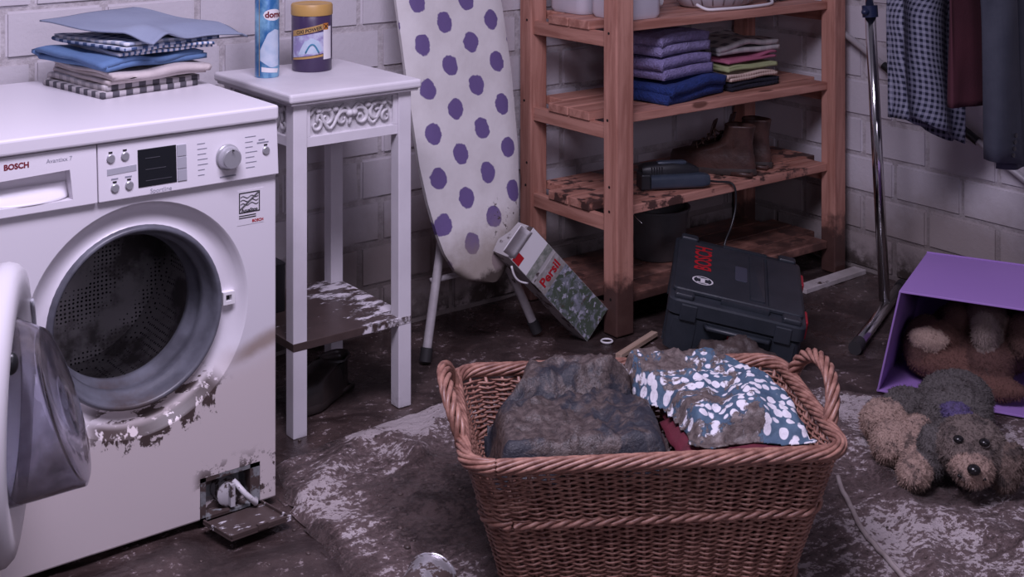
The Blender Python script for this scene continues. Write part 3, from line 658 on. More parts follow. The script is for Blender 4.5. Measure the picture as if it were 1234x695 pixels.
apron(lambda u, o_, z: Vector((-X_ - .012 - o_ + .004, u, z)), Y_ - LW)
apron(lambda u, o_, z: Vector((X_ + .012 + o_ - .004, u, z)), Y_ - LW)
b = MB(); b.box((-.166, -.187, .203), (.166, .187, .223)); sh = b.build('lower_shelf', 'stool_shelf', so, bevel=.002)
c_ = []
for sx_ in (-1, 1):
    for sy_ in (-1, 1):
        q = MB(); q.box((sx_ * X_ - LW, sy_ * Y_ - LW, .1), (sx_ * X_ + LW, sy_ * Y_ + LW, .3)); c_.append(q.build('cut', 'stool', so))
carve(sh, *c_)

# spray can
def cyl_map(cx, cy, ang0):
    def mk(R):
        return lambda u, z, w=0.0: Vector(((R + w) * math.cos(ang0 + u / R), (R + w) * math.sin(ang0 + u / R), z))
    return mk
sp = empty('spray_can', (1.600, 3.105, .8155)); tag(sp, 'tall blue and white starch spray can standing on the white stand', 'spray can')
n = NT('can_blue_print'); v = n.obj(); c = n.mix(n.step(n.noise(n.scale(v, (20, 20, 14)), 1, 4, .6), .38, .66), (.035, .15, .36), (.25, .50, .68)); MAT['can_blue'] = n.out(c, .28, .2)
CR = .0305
b = MB(); b.lathe([(.001, .002), (CR - .002, 0), (CR, .004), (CR, .205), (CR - .006, .214), (.018, .218), (.001, .218)], 36); b.build('body', 'can_blue', sp, smooth=40)
b = MB(); b.lathe([(CR - .003, .214), (CR - .003, .25), (CR - .008, .256), (.001, .257)], 30); b.build('cap', 'print_white', sp, smooth=40)
cm = cyl_map(0, 0, math.atan2(-3.105, -1.600))(CR)
MAT['can_pale'] = simple('pale_blue_print', (.42, .53, .66), (.55, .62, .72), sc=40, rough=.3)
def patch(name, fn, outline, mat, parent, w=.0004):
    """flat printed shape, subdivided so that it bends with the surface"""
    us = [q[0] for q in outline]; lo, hi = min(us), max(us); K = 14; vs, fs = [], []
    for k in range(K + 1):
        u = lo + (hi - lo) * (k + (1e-4 if k == 0 else (-1e-4 if k == K else 0))) / K; zs = []
        for (u1, z1), (u2, z2) in zip(outline, outline[1:] + outline[:1]):
            if (u1 <= u < u2) or (u2 <= u < u1): zs.append(z1 + (z2 - z1) * (u - u1) / (u2 - u1))
        vs += [fn(u, min(zs), w), fn(u, max(zs), w)]
    for k in range(K): fs.append((2 * k, 2 * k + 2, 2 * k + 3, 2 * k + 1))
    b = MB(); b.add(vs, fs); return b.build(name, mat, parent, smooth=True, fix=False)
oval = lambda cu, cz, a, c_: [(cu + a * math.cos(2 * math.pi * k / 24), cz + c_ * math.sin(2 * math.pi * k / 24)) for k in range(24)]
patch('logo_oval', cm, oval(.016, .158, .026, .0145), 'print_white', sp)
text('brand_lettering', 'domol', .021, lambda u, v, w: cm(.022 + u, .158 + v, .0009), 'print_dkred', sp, .0008)
patch('shirt_picture', cm, [(-.018, .070), (.002, .112), (.020, .122), (.034, .118), (.034, .030), (.010, .026), (-.018, .044)], 'can_pale', sp)
patch('text_band', cm, [(-.014, .016), (.030, .012), (.032, .022), (-.014, .028)], 'print_white', sp, .0007)
patch('gold_line', cm, [(-.0212, .004), (-.0196, .004), (-.0196, .204), (-.0212, .204)], simple('gold_print', (.42, .27, .10), rough=.4), sp, .0006)

# detergent jar
jr = empty('detergent_jar', (1.742, 3.130, .8155)); tag(jr, 'round purple stain remover tub with a mustard yellow lid on the stand', 'tub')
JR = .0525
MAT['jar_purple'] = simple('purple_plastic', (.052, .032, .085), rough=.3); MAT['mustard'] = simple('mustard_plastic', (.50, .30, .09), rough=.45); MAT['gold'] = simple('gold_band', (.46, .28, .10), rough=.45)
b = MB(); b.lathe([(.001, .001), (JR - .003, 0), (JR - .001, .003), (JR - .001, .024), (JR, .026), (JR, .142), (JR - .003, .146), (JR - .003, .150), (.001, .150)], 44); b.build('body', 'jar_purple', jr, smooth=40)
b = MB(); b.lathe([(JR + .001, .144), (JR + .0015, .146), (JR + .0015, .168), (JR - .001, .1725), (JR - .008, .1735), (JR - .012, .1715), (.001, .1715)], 44); ld = b.build('lid', 'mustard', jr, smooth=40)
cm2 = cyl_map(0, 0, math.atan2(-3.13, -1.742))(JR)
n = NT('jar_label'); v = n.obj(); c = n.mix(n.step(n.noise(v, 38, 4, .6), .40, .62), (.50, .52, .66), (.30, .26, .46)); MAT['jar_label'] = n.out(c, .35)
patch('label_field', cm2, [(-.058, .036), (.058, .052), (.058, .108), (-.058, .090)], 'jar_label', jr)
patch('gold_band', cm2, [(-.058, .090), (.030, .109), (.030, .124), (-.058, .105)], 'gold', jr, .0006)
patch('gold_band', cm2, [(-.058, .030), (.030, .040), (.030, .046), (-.058, .035)], 'gold', jr, .0006)
text('label_lettering', 'OXI POWER', .0125, lambda u, v, w: cm2(-.008 + u, .107 + v + u * .2, .001), 'print_black', jr, .0003)
patch('white_panel', cm2, [(.031, .032), (.060, .032), (.060, .116), (.031, .116)], 'print_white', jr, .0006)
patch('warning_square', cm2, [(.031, .108), (.047, .108), (.047, .125), (.031, .125)], simple('orange_print', (.55, .20, .03), rough=.5), jr, .0009)
for sg in (-1, 1):
    b = MB(); K = 6; b.add([cm2(.039 + (t / K - .5) * .012 + du, .1165 + sg * (t / K - .5) * .012, .0013) for t in range(K + 1) for du in (-.0016, .0016)], [(2 * k, 2 * k + 1, 2 * k + 3, 2 * k + 2) for k in range(K)]); b.build('warning_cross', 'print_black', jr, fix=False)
patch('splash_picture', cm2, [(-.038, .045), (-.02, .078), (0, .088), (.018, .080), (.027, .055), (.02, .05)], 'can_pale', jr, .0006)
b = MB(); b.tube([cm2(-.016 + .034 * k / 12, .050 + .022 * math.sin(math.pi * k / 12), .001) for k in range(13)], .0022, 6); b.build('splash_arc', simple('teal_print', (.05, .22, .34), rough=.4), jr, smooth=True)

# black canister on the stand's lower shelf, dark shoe below
b = MB(); b.prism(rrect(.085, .10, .012), lambda u, v, d: Vector((u, v, d)), 0, .12); b.lathe([(.02, .12), (.018, .145), (.001, .146)], 16)
o = b.build('canister', 'black', None, (1.598, 3.125, .2235), smooth=35); tag(o, 'small black plastic bottle standing on the lower shelf of the stand', 'bottle')

# ------------------------------------------------------------------ ironing board
BT = .265; BU = Vector((0, BT, math.sqrt(1 - BT * BT))); BN = Vector((0, -BU.z, BU.y)); BO = Vector((2.236, 3.0, .2))
ib = empty('ironing_board', (2.236, 3.0, 0)); tag(ib, 'white ironing board with purple dots leaning upright against the brick wall', 'ironing board')
EDG = [(0.0, -.020, .002), (.006, -.052, .022), (.02, -.085, .042), (.05, -.120, .072), (.10, -.146, .100), (.16, -.162, .120), (.24, -.176, .137), (.34, -.185, .154), (.55, -.186, .174), (.8, -.183, .182), (1.05, -.176, .184), (1.16, -.16, .17), (1.2, -.12, .13), (1.21, -.06, .07)]
rows = []
for k in range(90):
    v = 1.21 * (k / 89) ** 1.25; l, r = lerp_tab(EDG, v); rows.append((v, l, r))
b = MB()
rg = []
for v, l, r in rows:
    m_ = 14; c_, h = (l + r) / 2, (r - l) / 2; ring = []
    for k in range(m_): t = -1 + 2 * k / (m_ - 1); ring.append(Vector((c_ + h * t, v, .016 * (1 - t ** 8) + .002 * N3(t * 3, v * 6, 2))))
    for k in range(m_): t = 1 - 2 * k / (m_ - 1); ring.append(Vector((c_ + h * t * .985, v, -.016)))
    rg.append(ring)
b.loft(rg, True)
bd_ = b.build('padded_cover', 'board', ib, smooth=50)
bd_.matrix_local = Matrix.Translation((0, 0, .2)) @ Matrix(((1, 0, 0, 0), (0, BU.y, BN.y, 0), (0, BU.z, BN.z, 0), (0, 0, 0, 1)))
def legt(p0, p1, foot=True):
    b = MB(); b.tube([p0, p1], .0125, 12); o = b.build('leg', 'white_metal', ib, smooth=40)
    p0, p1 = Vector(p0), Vector(p1); dr_ = (p1 - p0).normalized(); b = MB(); b.tube([p0 - dr_ * .006, p0 + dr_ * .03], .0165, 12); b.build('rubber_foot', 'rubber', o, smooth=40)
legt((-.184, .062, .010), (-.060, .135, .42)); legt((.192, .054, .010), (.035, .135, .42))
b = MB(); b.tube([(-.135, .11, .20), (.125, .11, .20)], .008, 8); b.build('leg_brace', 'white_metal', ib, smooth=True)
b = MB(); b.tube([(-.060, .135, .42), (.0, .20, .66)], .011, 8); b.tube([(.035, .135, .42), (.03, .20, .66)], .011, 8); b.build('folded_frame', 'white_metal', ib, smooth=True)

# ------------------------------------------------------------------ wooden shelf
sf = empty('storage_shelf', (2.59, 2.89, 0)); tag(sf, 'open pine storage shelf with muddy lower boards in the wall corner', 'shelf')
L_, DP = 1.01, .45
for x0, y0, w_ in ((0, 0, .066), (L_ - .055, 0, .055), (0, DP - .055, .064), (L_ - .055, DP - .055, .055)):
    b = MB(); b.box((x0, y0, -.003), (x0 + w_, y0 + .058 - (.003 if y0 else 0), 1.2)); po = b.build('post', 'wood_post', sf, bevel=.004)
    if y0 == 0:
        for zz in (.09, .17, .34, .41, .60, .67, .87, .94):
            for q in (.3, .72):
                b = MB(); b.lathe([(.0042, 0), (.0042, -.0008), (.0001, -.0015)], 8, Matrix.Translation((x0 + w_ * q + random.uniform(-.004, .004), y0, zz + random.uniform(-.01, .01))) @ Matrix.Rotation(-math.pi / 2, 4, 'X') @ Matrix.Scale(-1, 4, (0, 0, 1))); b.build('screw', 'screw', po)
    if x0 == 0:
        for zz in (.10, .35, .42, .61, .86):
            b = MB(); b.lathe([(.0042, 0), (.0042, -.0008), (.0001, -.0015)], 8, Matrix.Translation((x0, y0 + .03 + random.uniform(-.012, .012), zz)) @ Matrix.Rotation(math.pi / 2, 4, 'Y')); b.build('screw', 'screw', po)
TH_ = .026
for li, zt in enumerate(SH):
    for x0 in (.010, L_ - .030):
        b = MB(); b.box((x0, .058, zt - TH_ - .042), (x0 + .02, DP - .055, zt - TH_)); b.build('rail', 'wood_y', sf, bevel=.002)
    for k in range(4):
        y0 = .030 + .097 * k; y1 = y0 + .0905; xa, xb = (.067, L_ - .056) if k in (0, 3) else (.004, L_ - .004)
        if k in (0, 3):
            xa, xb = (.068, L_ - .057)
        b = MB(); dz = random.uniform(-.001, .001); b.box((xa, y0, zt - TH_ + dz), (xb, y1, zt + dz)); b.build('plank', 'wood_x_dirty' if li < 2 else 'wood_x', sf, bevel=.0025)

# canisters on the top level
MAT['hdpe'] = simple('milky_plastic', (.62, .60, .66), (.56, .54, .60), sc=4, rough=.35)
for (cx, cy, lab) in ((2.735, 3.205, 'white plastic jerrycan at the wall side of the shelf top'), (2.745, 3.022, 'white plastic jerrycan at the front post of the shelf top')):
    e = empty('jerrycan', (cx, cy, SH[3] + .0015)); tag(e, lab, 'canister', 'jerrycans on the shelf')
    b = MB(); prof = [(.92, 0), (1, .012), (1, .20), (.93, .225), (.5, .245)]
    b.loft([[Vector((x * q, y * q, z_)) for x, y in rrect(.155, .165, .03)] for q, z_ in prof]); b.build('body', 'hdpe', e, smooth=50)
    b = MB(); b.lathe([(.022, .245), (.022, .268), (.001, .27)], 18, Matrix.Translation((.03, 0, -.003))); b.build('cap', 'print_white', e, smooth=40)
    b = MB(); b.tube([(-.055, 0, .232), (-.055, 0, .262), (-.01, 0, .268), (.005, 0, .242)], .009, 8); b.build('handle', 'hdpe', e, smooth=True)
# tipped cup
cu_ = empty('cup', (2.955, 3.13, SH[3] + .037), rot=(math.radians(78), 0, math.radians(28))); tag(cu_, 'small white cup tipped on its side beside the jerrycans', 'cup')
b = MB(); b.lathe([(.001, -.055), (.024, -.055), (.031, .02), (.033, .024), (.030, .026), (.028, .02), (.021, -.050), (.001, -.05)], 28); b.build('cup_body', 'print_white', cu_, smooth=50)
b = MB(); b.tube([(0, .029 + .02 * math.sin(math.pi * k / 10), .012 - .05 * k / 10) for k in range(11)], .004, 8); b.build('cup_handle', 'print_white', cu_, smooth=True)
# oval basin with cord and bag
ba = empty('oval_basin', (3.19, 3.085, SH[3] + .001), .12); tag(ba, 'pale grey oval plastic basin on the top of the pine shelf', 'basin')
b = MB(); rings = []
for r, z_ in ((.001, .002), (.70, .0), (.78, .006), (.90, .035), (1.0, .085), (1.03, .088), (1.03, .083), (.985, .082), (.88, .035), (.76, .012), (.001, .010)): rings.append([Vector((.185 * r * math.cos(a), .125 * r * math.sin(a), z_)) for a in [2 * math.pi * k / 48 for k in range(48)]])
b.loft(rings, False); b.build('bowl', simple('grey_white_plastic', (.52, .50, .54), (.44, .42, .46), sc=14, rough=.35), ba, smooth=40)
b = MB()
for k in range(10): a = -2.9 + .27 * k; b.tube([(.185 * r * math.cos(a), .125 * r * math.sin(a), z_) for r, z_ in ((.80, .010), (.92, .040), (1.005, .080))], .0025, 5)
b.build('rib', 'grey_plastic', ba, smooth=True)
cz_ = SH[3] + .0075
pts = [(3.02, 3.00, cz_ + .012), (3.03, 2.965, cz_), (3.07, 2.945, cz_), (3.13, 2.935, cz_), (3.20, 2.932, cz_), (3.27, 2.94, cz_), (3.315, 2.955, cz_ + .002), (3.34, 2.985, cz_ + .012), (3.35, 3.01, cz_ + .03)]
def spline(P, k=6):
    P = [Vector(q) for q in P]; Q = [P[0]] + P + [P[-1]]; out = []
    for i in range(1, len(Q) - 2):
        for j in range(k):
            t = j / k; a, b_, c_, d_ = Q[i - 1], Q[i], Q[i + 1], Q[i + 2]
            out.append(.5 * ((2 * b_) + (c_ - a) * t + (2 * a - 5 * b_ + 4 * c_ - d_) * t * t + (3 * b_ - a - 3 * c_ + d_) * t ** 3))
    return out + [P[-1]]
b = MB(); b.tube(spline(pts), .005, 8); o = b.build('white_hose', 'print_white', None, smooth=True); tag(o, 'thin white hose curving in front of the oval basin', 'hose')
def lump(name, c, r, mat, label, cat, amp=.25, fr=30, seed=0, rz=0, sub=(36, 24), flat=0.0, crease=0.0):
    b = MB(); b.ell((0, 0, 0), (1, 1, 1), nu=sub[0], nv=sub[1])
    for v in b.v:
        d = v.normalized(); k = 1 + amp * fbm(d.x * fr * .1 + seed, d.y * fr * .1, d.z * fr * .1) - crease * abs(N3(d.x * fr * .2 + seed, d.y * fr * .2, d.z * fr * .2 + 3))
        v.xyz = (d.x * r[0] * k, d.y * r[1] * k, max(d.z * r[2] * k, -r[2] * (1 - flat)))
    o = b.build(name, mat, None, (c[0], c[1], c[2] + r[2] * (1 - flat)), (0, 0, rz), smooth=True); tag(o, label, cat); return o
lump('crumpled_bag', (3.385, 3.02, SH[3] + .001), (.03, .035, .035), simple('grey_foil', (.16, .15, .17), (.42, .40, .44), sc=40, rough=.35), 'crumpled grey plastic bag at the end of the oval basin', 'bag', .5, 60, 3, crease=.5)
b = MB()
for k in range(3): b.box((3.43, 3.02 + .05 * k, SH[3] + .0015 + .008 * k), (3.545 - .0 * k, 3.19 + .03 * k, SH[3] + .008 + .008 * k))
o = b.build('flat_folder', simple('dark_folder', (.10, .095, .11), (.24, .23, .25), sc=20, rough=.5), None, bevel=.001); tag(o, 'flat dark stack of papers at the right wall end of the shelf top', 'papers')

# power tool with cord on the third level
pt = empty('power_tool', (2.905, 2.985, SH[1] + .0015), -.48); tag(pt, 'dark blue-grey power tool lying on the muddy shelf board', 'power tool')
MAT['tool_blue'] = simple('dark_blue_tool', (.030, .042, .062), (.045, .058, .08), sc=12, rough=.32); MAT['tool_dark'] = simple('tool_black', (.014, .015, .018), rough=.45, mud=dict(patch=.64, pscale=18))
b = MB(); b.loft([[Vector((x, y * q, .023 + z_ * q)) for y, z_ in rrect(.05, .042, .012, 4)] for x, q in ((-.075, 1), (.085, 1), (.108, .82), (.112, .70))]); b.build('barrel', 'tool_blue', pt, smooth=40)
b = MB(); b.loft([[Vector((x, y * q + .028, .046 + dz + z_ * q)) for y, z_ in rrect(.062, .052, .018, 4)] for x, q, dz in ((-.095, .8, 0), (-.08, 1, 0), (.0, 1.02, .004), (.055, .92, 0), (.085, .6, -.006))]); hb = b.build('housing', 'tool_dark', pt, smooth=40)
b = MB(); b.loft([[Vector((x, y * q + .02, .0735 + z_ * q)) for y, z_ in rrect(.026, .012, .004, 3)] for x, q in ((-.045, .7), (-.035, 1), (.035, 1), (.045, .7))]); b.build('switch', 'tool_blue', hb, smooth=40)
for k in range(5): b = MB(); b.box((-.070 + .008 * k, -.0035, .042), (-.066 + .008 * k, .0, .066)); b.build('vent_slot', 'black', hb)
b = MB(); b.box((-.105, -.02, .0), (-.073, .045, .05)); b.build('battery', 'tool_dark', pt, bevel=.006)
wl = lambda q: pt.matrix_basis.inverted() @ Vector(q)
pt_m = Matrix.Translation(pt.location) @ Euler((0, 0, -.48)).to_matrix().to_4x4(); inv = pt_m.inverted()
cp = [(2.99, 2.955, .375), (3.04, 2.935, .366), (3.075, 2.915, .362), (3.085, 2.900, .345), (3.08, 2.893, .29), (3.055, 2.886, .24), (3.02, 2.878, .20), (3.00, 2.87, .16)]
b = MB(); b.tube([inv @ q for q in spline(cp)], .0035, 7); b.build('power_cord', 'black', pt, smooth=True)

# boots
def leather(name, a, b_): return simple(name, a, b_, sc=14, rough=.45, bump=.4, bsc=60, mud=dict(patch=.68, pscale=14))
MAT['leather'] = leather('brown_leather', (.040, .020, .016), (.075, .036, .028)); MAT['sole'] = simple('boot_sole', (.05, .034, .03), (.025, .018, .016), sc=30, rough=.6); MAT['lace'] = simple('bootlace', (.16, .10, .075), rough=.8)
MAT['mudshoe'] = simple('mud_coated_rubber', (.022, .02, .02), (.05, .037, .034), sc=14, rough=.4)
def foot_outline(L, w, k=28):
    pts = []
    for i in range(k):
        a = 2 * math.pi * i / k; x = math.cos(a); y = math.sin(a)
        t = (x + 1) / 2; hw = lerp_tab([(0, .72), (.25, .74), (.45, .72), (.72, 1.0), (.9, .92), (1, .8)], t)[0]
        pts.append((x * L / 2, y * w / 2 * hw * (1 if abs(y) < .8 else 1)))
    return pts
def boot(name, loc, rz, label, H=.15, L=.285, W=.098, mat='leather', lace=True, group=None, cat='boot', rx=0):
    e = empty(name, loc, rot=(rx, 0, rz)); tag(e, label, cat, group)
    out = foot_outline(L, W); b = MB(); b.loft([[Vector((x * q, y * q, z_)) for x, y in out] for q, z_ in ((.97, 0), (1.02, .004), (1.02, .016), (1.0, .022))])
    b.build('sole', 'sole' if mat == 'leather' else mat, e, smooth=40)
    b = MB(); b.box((-L / 2 + .006, -.032, -.0), (-L / 2 + .075, .032, .012)); b.build('heel', 'sole' if mat == 'leather' else mat, e, bevel=.006)
    rings = []
    lev = [(.018, .99, .99, 1.0), (.03, .985, 1.0, 1.02), (.045, .97, .985, 1.0), (.060, .92, .97, .95), (.072, .70, .95, .9), (.085, .44, .94, .84), (.10, .30, .93, .82), (.12, .25, .94, .85), (H, .23, .98, .92)]
    lev = [q for q in lev if q[0] <= H]
    for z_, fr, bk, wq in lev:   # front and back reach of each slice
        x1, x0 = L / 2 * (2 * fr - 1) if fr < .9 else L / 2 * fr, -L / 2 * bk
        if fr < .9: x1 = -L / 2 + L * fr * 1.0 + L * .12
        c_ = (x0 + x1) / 2; h = (x1 - x0) / 2; ring = []
        for x, y in out:
            xx = c_ + x / (L / 2) * h; ring.append(Vector((xx, y * wq * (1.0 if fr > .9 else .95) + .0015 * N3(xx * 40, y * 40, z_ * 40), z_)))
        rings.append(ring)
    top = rings[-1]; cxx = sum(q.x for q in top) / len(top)
    for q_, dz in ((1.03, .004), (.98, .008), (.86, .004), (.80, -.05), (.60, -.085), (.01, -.087)):
        rings.append([Vector((cxx + (p_.x - cxx) * q_, p_.y * q_, max(p_.z + dz, .03))) for p_ in top])
    b.loft(rings, False); up = b.build('upper', mat, e, smooth=True)
    if lace:
        b = MB()
        for k in range(5):
            t = k / 4; x_ = .062 - .075 * t; z_ = .066 + .062 * t; b.tube([(x_ - .003, -.026, z_ - .006), (x_ + .006, -.012, z_ + .004), (x_ + .006, .012, z_ + .007), (x_ - .003, .026, z_ - .006)], .0026, 5)
        b.tube([(-.012, .01, H - .01), (.0, -.03, H - .02), (.005, -.052, H - .06), (.0, -.058, .05), (.01, -.062, .012)], .0022, 5)
        b.build('lace', 'lace', e, smooth=True)
        b = MB(); b.loft([[Vector((x_, y, z_ + .006)) for y in (-.022, 0, .022)] for x_, z_ in ((.055, .06), (.03, .088), (.002, .112), (-.012, .16))], False, False); solid(b.build('tongue', mat, e, smooth=True, fix=False), .004)
    return e
z = SH[1] + .0015
boot('boot', (3.155, 3.065, z), math.radians(118), 'brown leather lace-up boot beside the power tool on the shelf', group=None)
boot('boot', (3.280, 3.105, z), math.radians(112), 'brown leather lace-up boot standing nearer the right wall post', group=None)
boot('shoe', (1.70, 3.02, -.002), math.radians(205), 'dark mud-covered shoe on the floor under the white stand', H=.085, L=.24, W=.10, mat='mudshoe', lace=False, cat='shoe')
# bucket on the lowest level
bu = empty('bucket', (2.985, 3.14, SH[0] + .0015)); tag(bu, 'dark grey plastic bucket on the lowest shelf behind the tool case', 'bucket')
b = MB(); b.lathe([(.001, .002), (.078, 0), (.082, .004), (.100, .150), (.105, .152), (.105, .158), (.097, .158), (.079, .010), (.001, .008)], 36); b.build('pail', simple('grey_bucket', (.10, .10, .105), (.07, .068, .07), sc=10, rough=.45, mud=dict(patch=.62, pscale=10)), bu, smooth=40)
b = MB(); b.tube([(.102 * math.cos(a), .102 * math.sin(a) * .3 - .09 * abs(math.sin(a)), .150 - .06 * math.sin(a)) for a in [math.pi * k / 14 for k in range(15)]], .003, 6); b.build('bail_handle', 'chrome_dirty', bu, smooth=True)

# ------------------------------------------------------------------ detergent carton leaning by the shelf
q0, q1, q2, q3 = [at_y(*q, 2.928) for q in ((710, 405), (733, 381), (627, 265), (612, 322))]
ex = (q1 - q2).normalized(); cen = (q0 + q1 + q2 + q3) / 4 + Vector((0, 0, .0115))
ex = Vector((ex.x, 0, ex.z)).normalized(); ez = Vector((-ex.z, 0, ex.x)); ez = ez if ez.z > 0 else -ez
LB, WB, TB = .425, .108, .069
pb = empty('detergent_carton', cen - Vector((0, 0, cen.z))); pb_o = cen - pb.location
tag(pb, 'torn washing powder carton leaning at a slant by the pine shelf post', 'carton')
def pc(u, v, w=0.0): return pb_o + ex * u + ez * v + Vector((0, -w, 0))
n = NT('carton_side'); f = n.mudmask(patch=.52, pscale=14); MAT['carton'] = n.out(n.mix(f, (.42, .40, .40), n.mudcol()), .6)
n = NT('carton_print'); p = n.pos(); a = n.noise(p, 30, 6, .6, 1.0)
c = n.mix(n.step(a, .35, .55), (.26, .27, .33), (.075, .10, .07)); c = n.mix(n.step(n.noise(p, 55, 4, .6), .55, .62), c, (.42, .42, .50)); c = n.mix(n.step(n.noise(p, 40, 4, .6), .60, .66), c, (.09, .065, .05)); MAT['carton_print'] = n.out(c, .5)
b = MB()
outl = [(-LB / 2 + .035, WB / 2), (LB / 2, WB / 2), (LB / 2, -WB / 2), (-LB / 2 + .02, -WB / 2), (-LB / 2 + .012, -.02), (-LB / 2 + .03, .02)]
b.prism(outl, pc, -TB, 0); b.build('carton', 'carton', pb)
def cpanel(name, u0, u1, mat, w, v0=-WB / 2 + .001, v1=WB / 2 - .001, skew=0, par=None):
    b = MB(); b.prism([(u0, v0), (u1, v0), (u1 + skew, v1), (u0 + skew, v1)], pc, .0002, w); return b.build(name, mat, par or pb)
cpanel('picture_panel', -.055, LB / 2 - .002, 'carton_print', .0010)
cpanel('text_panel', -.066, -.012, simple('grubby_white_print', (.44, .42, .43), (.22, .20, .18), sc=40, rough=.5), .0014)
cpanel('white_panel', -LB / 2 + .034, -.105, 'print_white', .0011)
cpanel('stripe', -.106, -.080, simple('green_grey_print', (.15, .17, .14), (.36, .36, .33), sc=60, rough=.6), .0012)
cpanel('red_corner', -LB / 2 + .036, -.145, 'print_red', .0014, -WB / 2 + .002, -WB / 2 + .03)
text('brand_lettering', 'Persil', .040, lambda u, v, w: pc(-.040 - v * 1.0 + .0, u * .92, .0022), 'print_red', pb, .0012)
# lettering runs across the carton, reading up from lower left
b = MB(); b.grid(lambda u, v: pc(-LB / 2 + .04 - .075 * v, -WB / 2 + .01 + .085 * u - .02 * v, .002 + .035 * v * v), 6, 6); solid(b.build('torn_flap', 'print_white', pb, smooth=True, fix=False), .0015)
b = MB(); b.tube([pc(-.17 + .0 + .08 * t / 12, -WB / 2 - .012 - .014 * math.sin(math.pi * t / 12), .006) for t in range(13)], .003, 6); b.build('carry_handle', 'print_white', pb, smooth=True)

# ------------------------------------------------------------------ black tool case
TC = Vector((2.810, 2.668, .0440)); TW, TD, THH = .366, .453, .155
tc = empty('tool_case', TC, rot=(.085, .186, -.804)); tag(tc, 'black plastic tool case with red lettering lying tilted beside the shelf', 'tool case')
MAT['case'] = simple('black_case_plastic', (.020, .025, .032), (.028, .033, .042), sc=16, rough=.42, mud=dict(patch=.70, pscale=9), bump=.1, bsc=200)
def slab(b, w, d, r, z0, z1, cx=0, cy=0, ch=.004):
    b.loft([[Vector((cx + x * q, cy + y * q, z_)) for x, y in rrect(w, d, r, 4)] for q, z_ in ((1 - 2 * ch / w, z0), (1, z0 + ch), (1, z1 - ch), (1 - 2 * ch / w, z1))])
b = MB(); slab(b, TW - .012, TD - .012, .022, 0, .098)
for k in (-1, 1):
    for y_ in (-.15, .15): b.box((k * (TW / 2 - .008) - .006, y_ - .03, .004), (k * (TW / 2 - .008) + .006, y_ + .03, .09))
    for x_ in (-.13, .13): b.box((x_ - .03, k * (TD / 2 - .009) - .006, .004), (x_ + .03, k * (TD / 2 - .009) + .006, .09))
b.build('case_bottom', 'case', tc, smooth=35)
b = MB(); slab(b, TW, TD, .024, .100, .143); lid_ = b.build('case_lid', 'case', tc, smooth=35)
b = MB(); slab(b, TW - .016, TD - .10, .012, .143, THH, 0, -.0, ch=.003)
lp_ = b.build('lid_plate', 'case', lid_, smooth=35); c1 = MB(); c1.box((.073, -(TD - .13) / 2, THH - .006), (.083, (TD - .13) / 2, THH + .02)); c1 = c1.build('cut', 'case', lid_); carve(lp_, c1)
for sg in (-1, 1):   # raised edge rails and corner blocks of the lid
    b = MB(); slab(b, .05, .03, .006, .142, THH + .002, sg * (TW / 2 - .040), TD / 2 - .022, ch=.003); b.build('corner_block', 'case', lid_, smooth=35)
    b = MB(); slab(b, .05, .03, .006, .142, THH + .002, sg * (TW / 2 - .040), -TD / 2 + .022, ch=.003); b.build('corner_block', 'case', lid_, smooth=35)
    b = MB(); slab(b, .13, .012, .004, .142, THH + .001, .02, sg * (TD / 2 - .035), ch=.002); b.build('lid_ridge', 'case', lid_, smooth=35)
MAT['case_groove'] = simple('case_groove', (.006, .006, .008), rough=.5); MAT['case_grey'] = simple('case_slate', (.055, .060, .085), rough=.4)
b = MB(); slab(b, .0098, TD - .132, .003, THH - .0075, THH - .0055, .078, 0, ch=.0006); b.build('lid_groove', 'case', lid_)
b = MB(); slab(b, .040, TD - .15, .003, THH - .001, THH + .004, .052, 0, ch=.0015); b.build('carry_handle', 'case', lid_, smooth=35)
b = MB(); slab(b, .034, .10, .006, THH - .001, THH + .0014, .008, .01, ch=.0006); b.build('label_field', 'case_grey', lid_)
tx = -TW / 2 + .085
text('brand_lettering', 'BOSCH', .066, lambda u, v, w: Vector((tx - v, .060 + u * .80, THH + .0010)), 'print_red', lid_, .0016)
def emb(r0, r1, z_):
    b = MB(); K = 40; b.add([Vector((tx + r * math.cos(2 * math.pi * k / K) * 1.05, -.098 + r * math.sin(2 * math.pi * k / K), z_)) for r in (r0, r1) for k in range(K)], [(k, (k + 1) % K, K + (k + 1) % K, K + k) for k in range(K)]); return b
b = emb(.0235, .0275, THH + .001)
b.box((tx - .006, -.098 - .016, THH + .0004), (tx + .006, -.098 + .016, THH + .0012)); b.box((tx - .016, -.098 - .0165, THH + .0004), (tx + .016, -.098 - .0125, THH + .0012)); b.box((tx - .016, -.098 + .0125, THH + .0004), (tx + .016, -.098 + .0165, THH + .0012))
b.build('emblem', 'print_white', lid_)
MAT['latch_red'] = simple('red_latch', (.34, .012, .025), rough=.4)
for y_ in (-.125, .125): b = MB(); b.box((TW / 2 - .004, y_ - .035, .085), (TW / 2 + .009, y_ + .035, .135)); b.build('latch', 'latch_red', tc, bevel=.004)
b = MB(); b.box((-.015, -TD / 2 - .006, .045), (.065, -TD / 2 + .008, .075)); b.build('side_grip', 'latch_red', tc, bevel=.004)
b = MB(); b.tube([(-.075, -TD / 2 + .002, .088), (-.07, -TD / 2 - .012, .088), (.09, -TD / 2 - .012, .088), (.095, -TD / 2 + .002, .088)], .007, 8); b.build('side_handle', 'case', tc, smooth=True)
for sg in (-1, 1): b = MB(); b.box((sg * .125 - .022, -TD / 2 - .004, .09), (sg * .125 + .022, -TD / 2 + .01, .135)); b.build('hinge', 'case', tc, bevel=.003)

